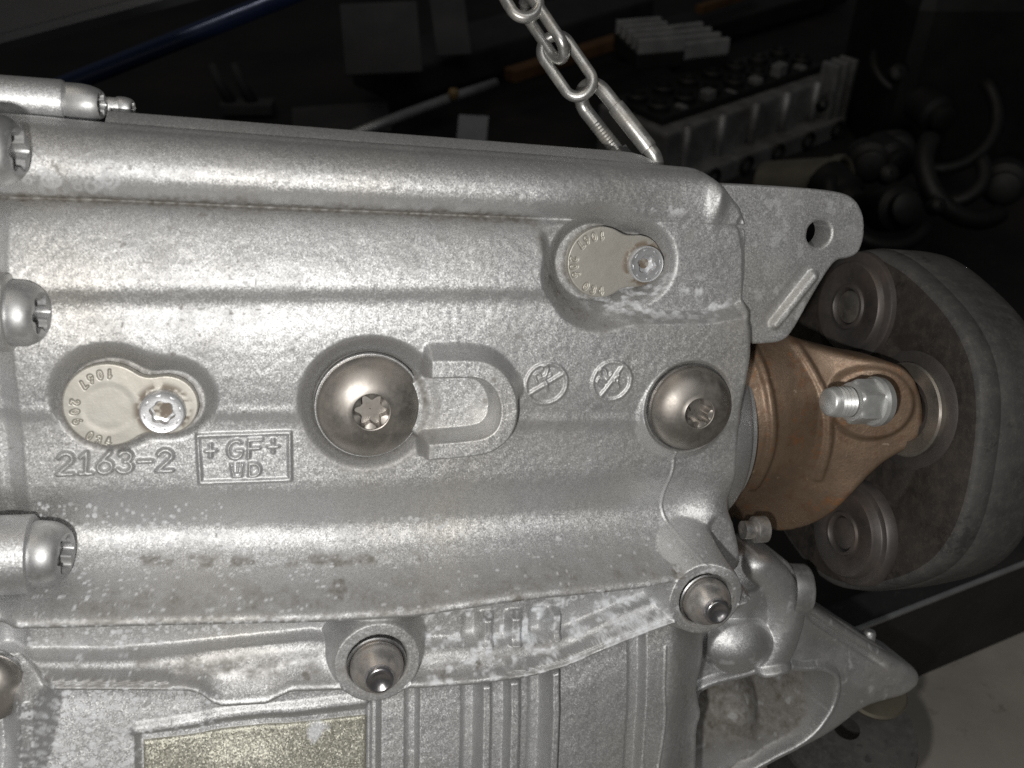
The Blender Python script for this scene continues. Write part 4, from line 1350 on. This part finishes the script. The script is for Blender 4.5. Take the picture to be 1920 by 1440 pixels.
# ribbed aluminium castings
def ribbed(u, v, z, ang, L, W, n, label):
    c = fpoint(u, v, z)
    a = math.radians(ang)
    e = math.cos(a) * RT + math.sin(a) * np.array([0, 1.0, 0]); f = np.array([-e[1], e[0], 0])
    t = thing("finned_casting", c, label, "casting", "finned aluminium castings")
    V, F = box(c, e * L, f * W, ZU * 0.010, 0.002)
    mk("base", V, F, M['dark_engine'], t, smooth=False)
    for i in range(n):
        V, F = box(c + f * W * (-0.9 + 1.8 * i / (n - 1)) + ZU * 0.015, e * L * 0.96, f * 0.0036, ZU * 0.010, 0.001)
        mk("fin", V, F, M['finned'], t, smooth=False)
    return t
M['finned'] = metal("pale_finned_aluminium", (0.36, 0.36, 0.36), 0.45, 0.45, 0.35, 60, 0.2)
ribbed(1215, 92, 0.10, 14, 0.030, 0.042, 5, "pale finned casting nearest the chain, left of the other finned one")
ribbed(1290, 100, 0.09, 20, 0.036, 0.036, 4, "pale finned casting above the cylinder head, right of the other finned one")

def rod(name, pts, r, mat, label, cat, group=None, zs=0.03):
    Q = [fpoint(u, v, zs) for u, v in pts]
    o = mk(name, *sweep(np.array(Q), r, 12), mat)
    return tag(o, label, cat, group)
rod("metal_rod", [(640, 262), (760, 215), (850, 182), (930, 156)], 0.0062, M['rod'], "thin pale grey rod just above the top cover, left of the chain", "rod", zs=0.05)
q = fpoint(850, 170, 0.062)
o = mk("knob", *rings(q - ZU * 0.01, ZU, [(0.004, 0), (0.006, 0.004), (0.0065, 0.008), (0.005, 0.012), (0.0005, 0.013)], 20), M['yellow']); tag(o, "small yellowish knob on the thin grey rod", "knob")
def beam(name, A, B, z, w, h, mat, label, cat):
    a = fpoint(*A, z); b = fpoint(*B, z)
    d = b - a; L = np.linalg.norm(d); d /= L; n = np.array([-d[1], d[0], 0])
    o = mk(name, *box((a + b) / 2, d * L / 2, n * w, ZU * h, min(w, h) * 0.25), mat, smooth=False)
    return tag(o, label, cat)
beam("wooden_batten", (955, 142), (1185, 68), 0.06, 0.010, 0.008, M['wood'], "brown wooden batten running behind the chain to the finned castings", "batten")
beam("wooden_batten", (1310, 18), (1420, -18), 0.06, 0.007, 0.006, M['wood'], "short brown batten at the very top, right of the finned castings", "batten")
beam("steel_beam", (700, 150), (1180, 8), 0.05, 0.05, 0.02, M['black'], "wide dark beam behind the chain, above the brown batten", "beam")
beam("steel_beam", (1180, 90), (1560, -20), 0.03, 0.035, 0.015, M['dark_engine'], "dark beam under the finned castings", "beam")
# grey cards / pale tag
def card(name, u, v, z, ang, a, b, mat, label, cat, tilt=0.6):
    c = fpoint(u, v, z)
    t = math.radians(ang)
    e = math.cos(t) * RT + math.sin(t) * np.array([0, 1., 0])
    f = np.cross(ZU, e) * math.cos(tilt) + ZU * math.sin(tilt)
    n = np.cross(e, f)
    o = mk(name, *box(c, e * a, f * b, n * 0.002, 0.0008), mat, smooth=False)
    return tag(o, label, cat)
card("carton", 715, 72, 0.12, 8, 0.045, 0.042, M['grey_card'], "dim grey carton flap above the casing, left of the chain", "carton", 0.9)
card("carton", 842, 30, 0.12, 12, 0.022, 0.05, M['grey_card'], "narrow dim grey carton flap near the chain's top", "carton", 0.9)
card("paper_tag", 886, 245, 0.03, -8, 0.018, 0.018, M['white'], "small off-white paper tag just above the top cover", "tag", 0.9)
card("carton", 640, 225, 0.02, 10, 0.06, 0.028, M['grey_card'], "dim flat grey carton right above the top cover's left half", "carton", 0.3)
# crumpled clip
for i, (u, v, dx) in enumerate(((455, 195, 0), )):
    t = thing("wire_clip", fpoint(u, v, 0.02), "small dim grey two-pronged clip above the top cover's left half", "clip")
    for k_, off in enumerate((-0.014, 0.014)):
        a = fpoint(u, v, 0.02) + RT * off
        V, F = sweep([a, a + RT * (-0.012) + ZU * 0.03, a + RT * (-0.016) + ZU * 0.052], [0.008, 0.006, 0.004], 10)
        mk("prong", V, F, M['grey_card'], t)
    V, F = box(fpoint(u, v, 0.02) + RT * 0.006 - ZU * 0.004, RT * 0.034, np.array([0, 0.012, 0]), ZU * 0.008, 0.003)
    mk("clip_base", V, F, M['grey_card'], t, smooth=False)

# blue car panel at the upper left: a long sheet with a rolled edge, and a slate sheet above it
def sheet(name, A, B, dist, prof, mat, label, cat):
    """profile (across, out) in metres swept between two pixels at a distance"""
    a = at_dist(A[0], A[1], dist); b = at_dist(B[0], B[1], dist * 1.05)
    d = (b - a) / np.linalg.norm(b - a)
    acr = np.cross(d, FW); acr /= np.linalg.norm(acr)
    if acr @ UP < 0: acr = -acr
    out = -FW
    V = []; m = len(prof); n = 24
    for i in range(n):
        p = a + (b - a) * (i / (n - 1))
        for (x, o) in prof: V.append(p + acr * x + out * o)
    F = []
    for i in range(n - 1):
        for j in range(m):
            k_ = (j + 1) % m
            F.append((i * m + j, i * m + k_, (i + 1) * m + k_, (i + 1) * m + j))
    F.append(tuple(range(m))); F.append(tuple(range((n - 1) * m, n * m))[::-1])
    o = mk(name, np.array(V), F, mat, sharp=40)
    return tag(o, label, cat)
def tubeprof(r, n=16):
    return [(r * math.cos(t), r * math.sin(t)) for t in np.linspace(0, 2 * math.pi, n, endpoint=False)]
sheet("blue_panel", (-440, 378), (960, -182), 0.62, [(-.0065, -.003), (-.004, .002), (0, .004), (.004, .002), (.0065, -.003), (.0065, -.006), (-.0065, -.006)], M['blue'], "dark blue glossy painted strip running diagonally at the upper left", "car panel")
sheet("slate_panel", (-640, 251), (720, -115), 0.66, [(-.008, 0), (-.004, .006), (.002, .006), (.006, 0), (.010, -.012), (.10, -.03), (.10, -.034), (.008, -.016)], M['slate'], "slate grey panel with a rolled edge in the upper left corner", "car panel")
# pipe stub behind the lug
c = fpoint(1526, 345, 0.08)
ax_ = np.array([0.55, -0.45, 0.25]); ax_ /= np.linalg.norm(ax_)
pipe = mk("pipe_stub", *rings(c - ax_ * 0.05, ax_, [(0.024, 0), (0.024, 0.07), (0.026, 0.072), (0.026, 0.078), (0.0245, 0.080), (0.021, 0.079), (0.020, 0.075), (0.020, 0.02), (0.001, 0.02)], 48), M['tan_pipe'], sharp=40)
tag(pipe, "short tan steel pipe stub peeping over the lifting lug", "pipe")
# dark engine in the right background
eng = thing("engine_block", fpoint(1760, 300, 0.0), "black oily engine in the dark right background, hung with hoses", "engine")
rng = np.random.RandomState(12)
cb = fpoint(1770, 200, 0.10)
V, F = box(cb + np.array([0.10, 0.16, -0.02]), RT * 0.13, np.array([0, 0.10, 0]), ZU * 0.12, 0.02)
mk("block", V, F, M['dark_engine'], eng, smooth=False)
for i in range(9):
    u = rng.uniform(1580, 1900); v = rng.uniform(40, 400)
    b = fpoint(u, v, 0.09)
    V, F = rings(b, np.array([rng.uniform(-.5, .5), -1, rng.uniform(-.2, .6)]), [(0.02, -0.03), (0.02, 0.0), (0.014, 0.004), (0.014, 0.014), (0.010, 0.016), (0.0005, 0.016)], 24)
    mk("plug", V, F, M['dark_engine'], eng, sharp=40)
for i in range(6):
    u = rng.uniform(1600, 1880); v = rng.uniform(60, 380)
    b = fpoint(u, v, 0.10)
    w = rng.uniform(0.03, 0.07)
    t = np.linspace(0, math.pi * rng.uniform(.7, 1.2), 18)
    ph = rng.uniform(0, 6)
    Q = b + np.outer(np.cos(t + ph) * w, RT) + np.outer(np.sin(t + ph) * w, UP) + np.outer(np.sin(t) * 0.02, -FW)
    mk("hose", *sweep(Q, rng.uniform(.005, .009), 12), M['dark_engine'], eng)
for (u, v, r) in ((1668, 325, .006), (1545, 195, .004), (1760, 385, .005), (1685, 135, .007)):
    b = fpoint(u, v, 0.14)
    V, F = rings(b, -FW, [(r * 1.3, -0.01), (r * 1.3, 0), (r, .002), (r * .2, .003)], 16)
    mk("bolt_head", V, F, M['dark_engine'], eng, sharp=40)
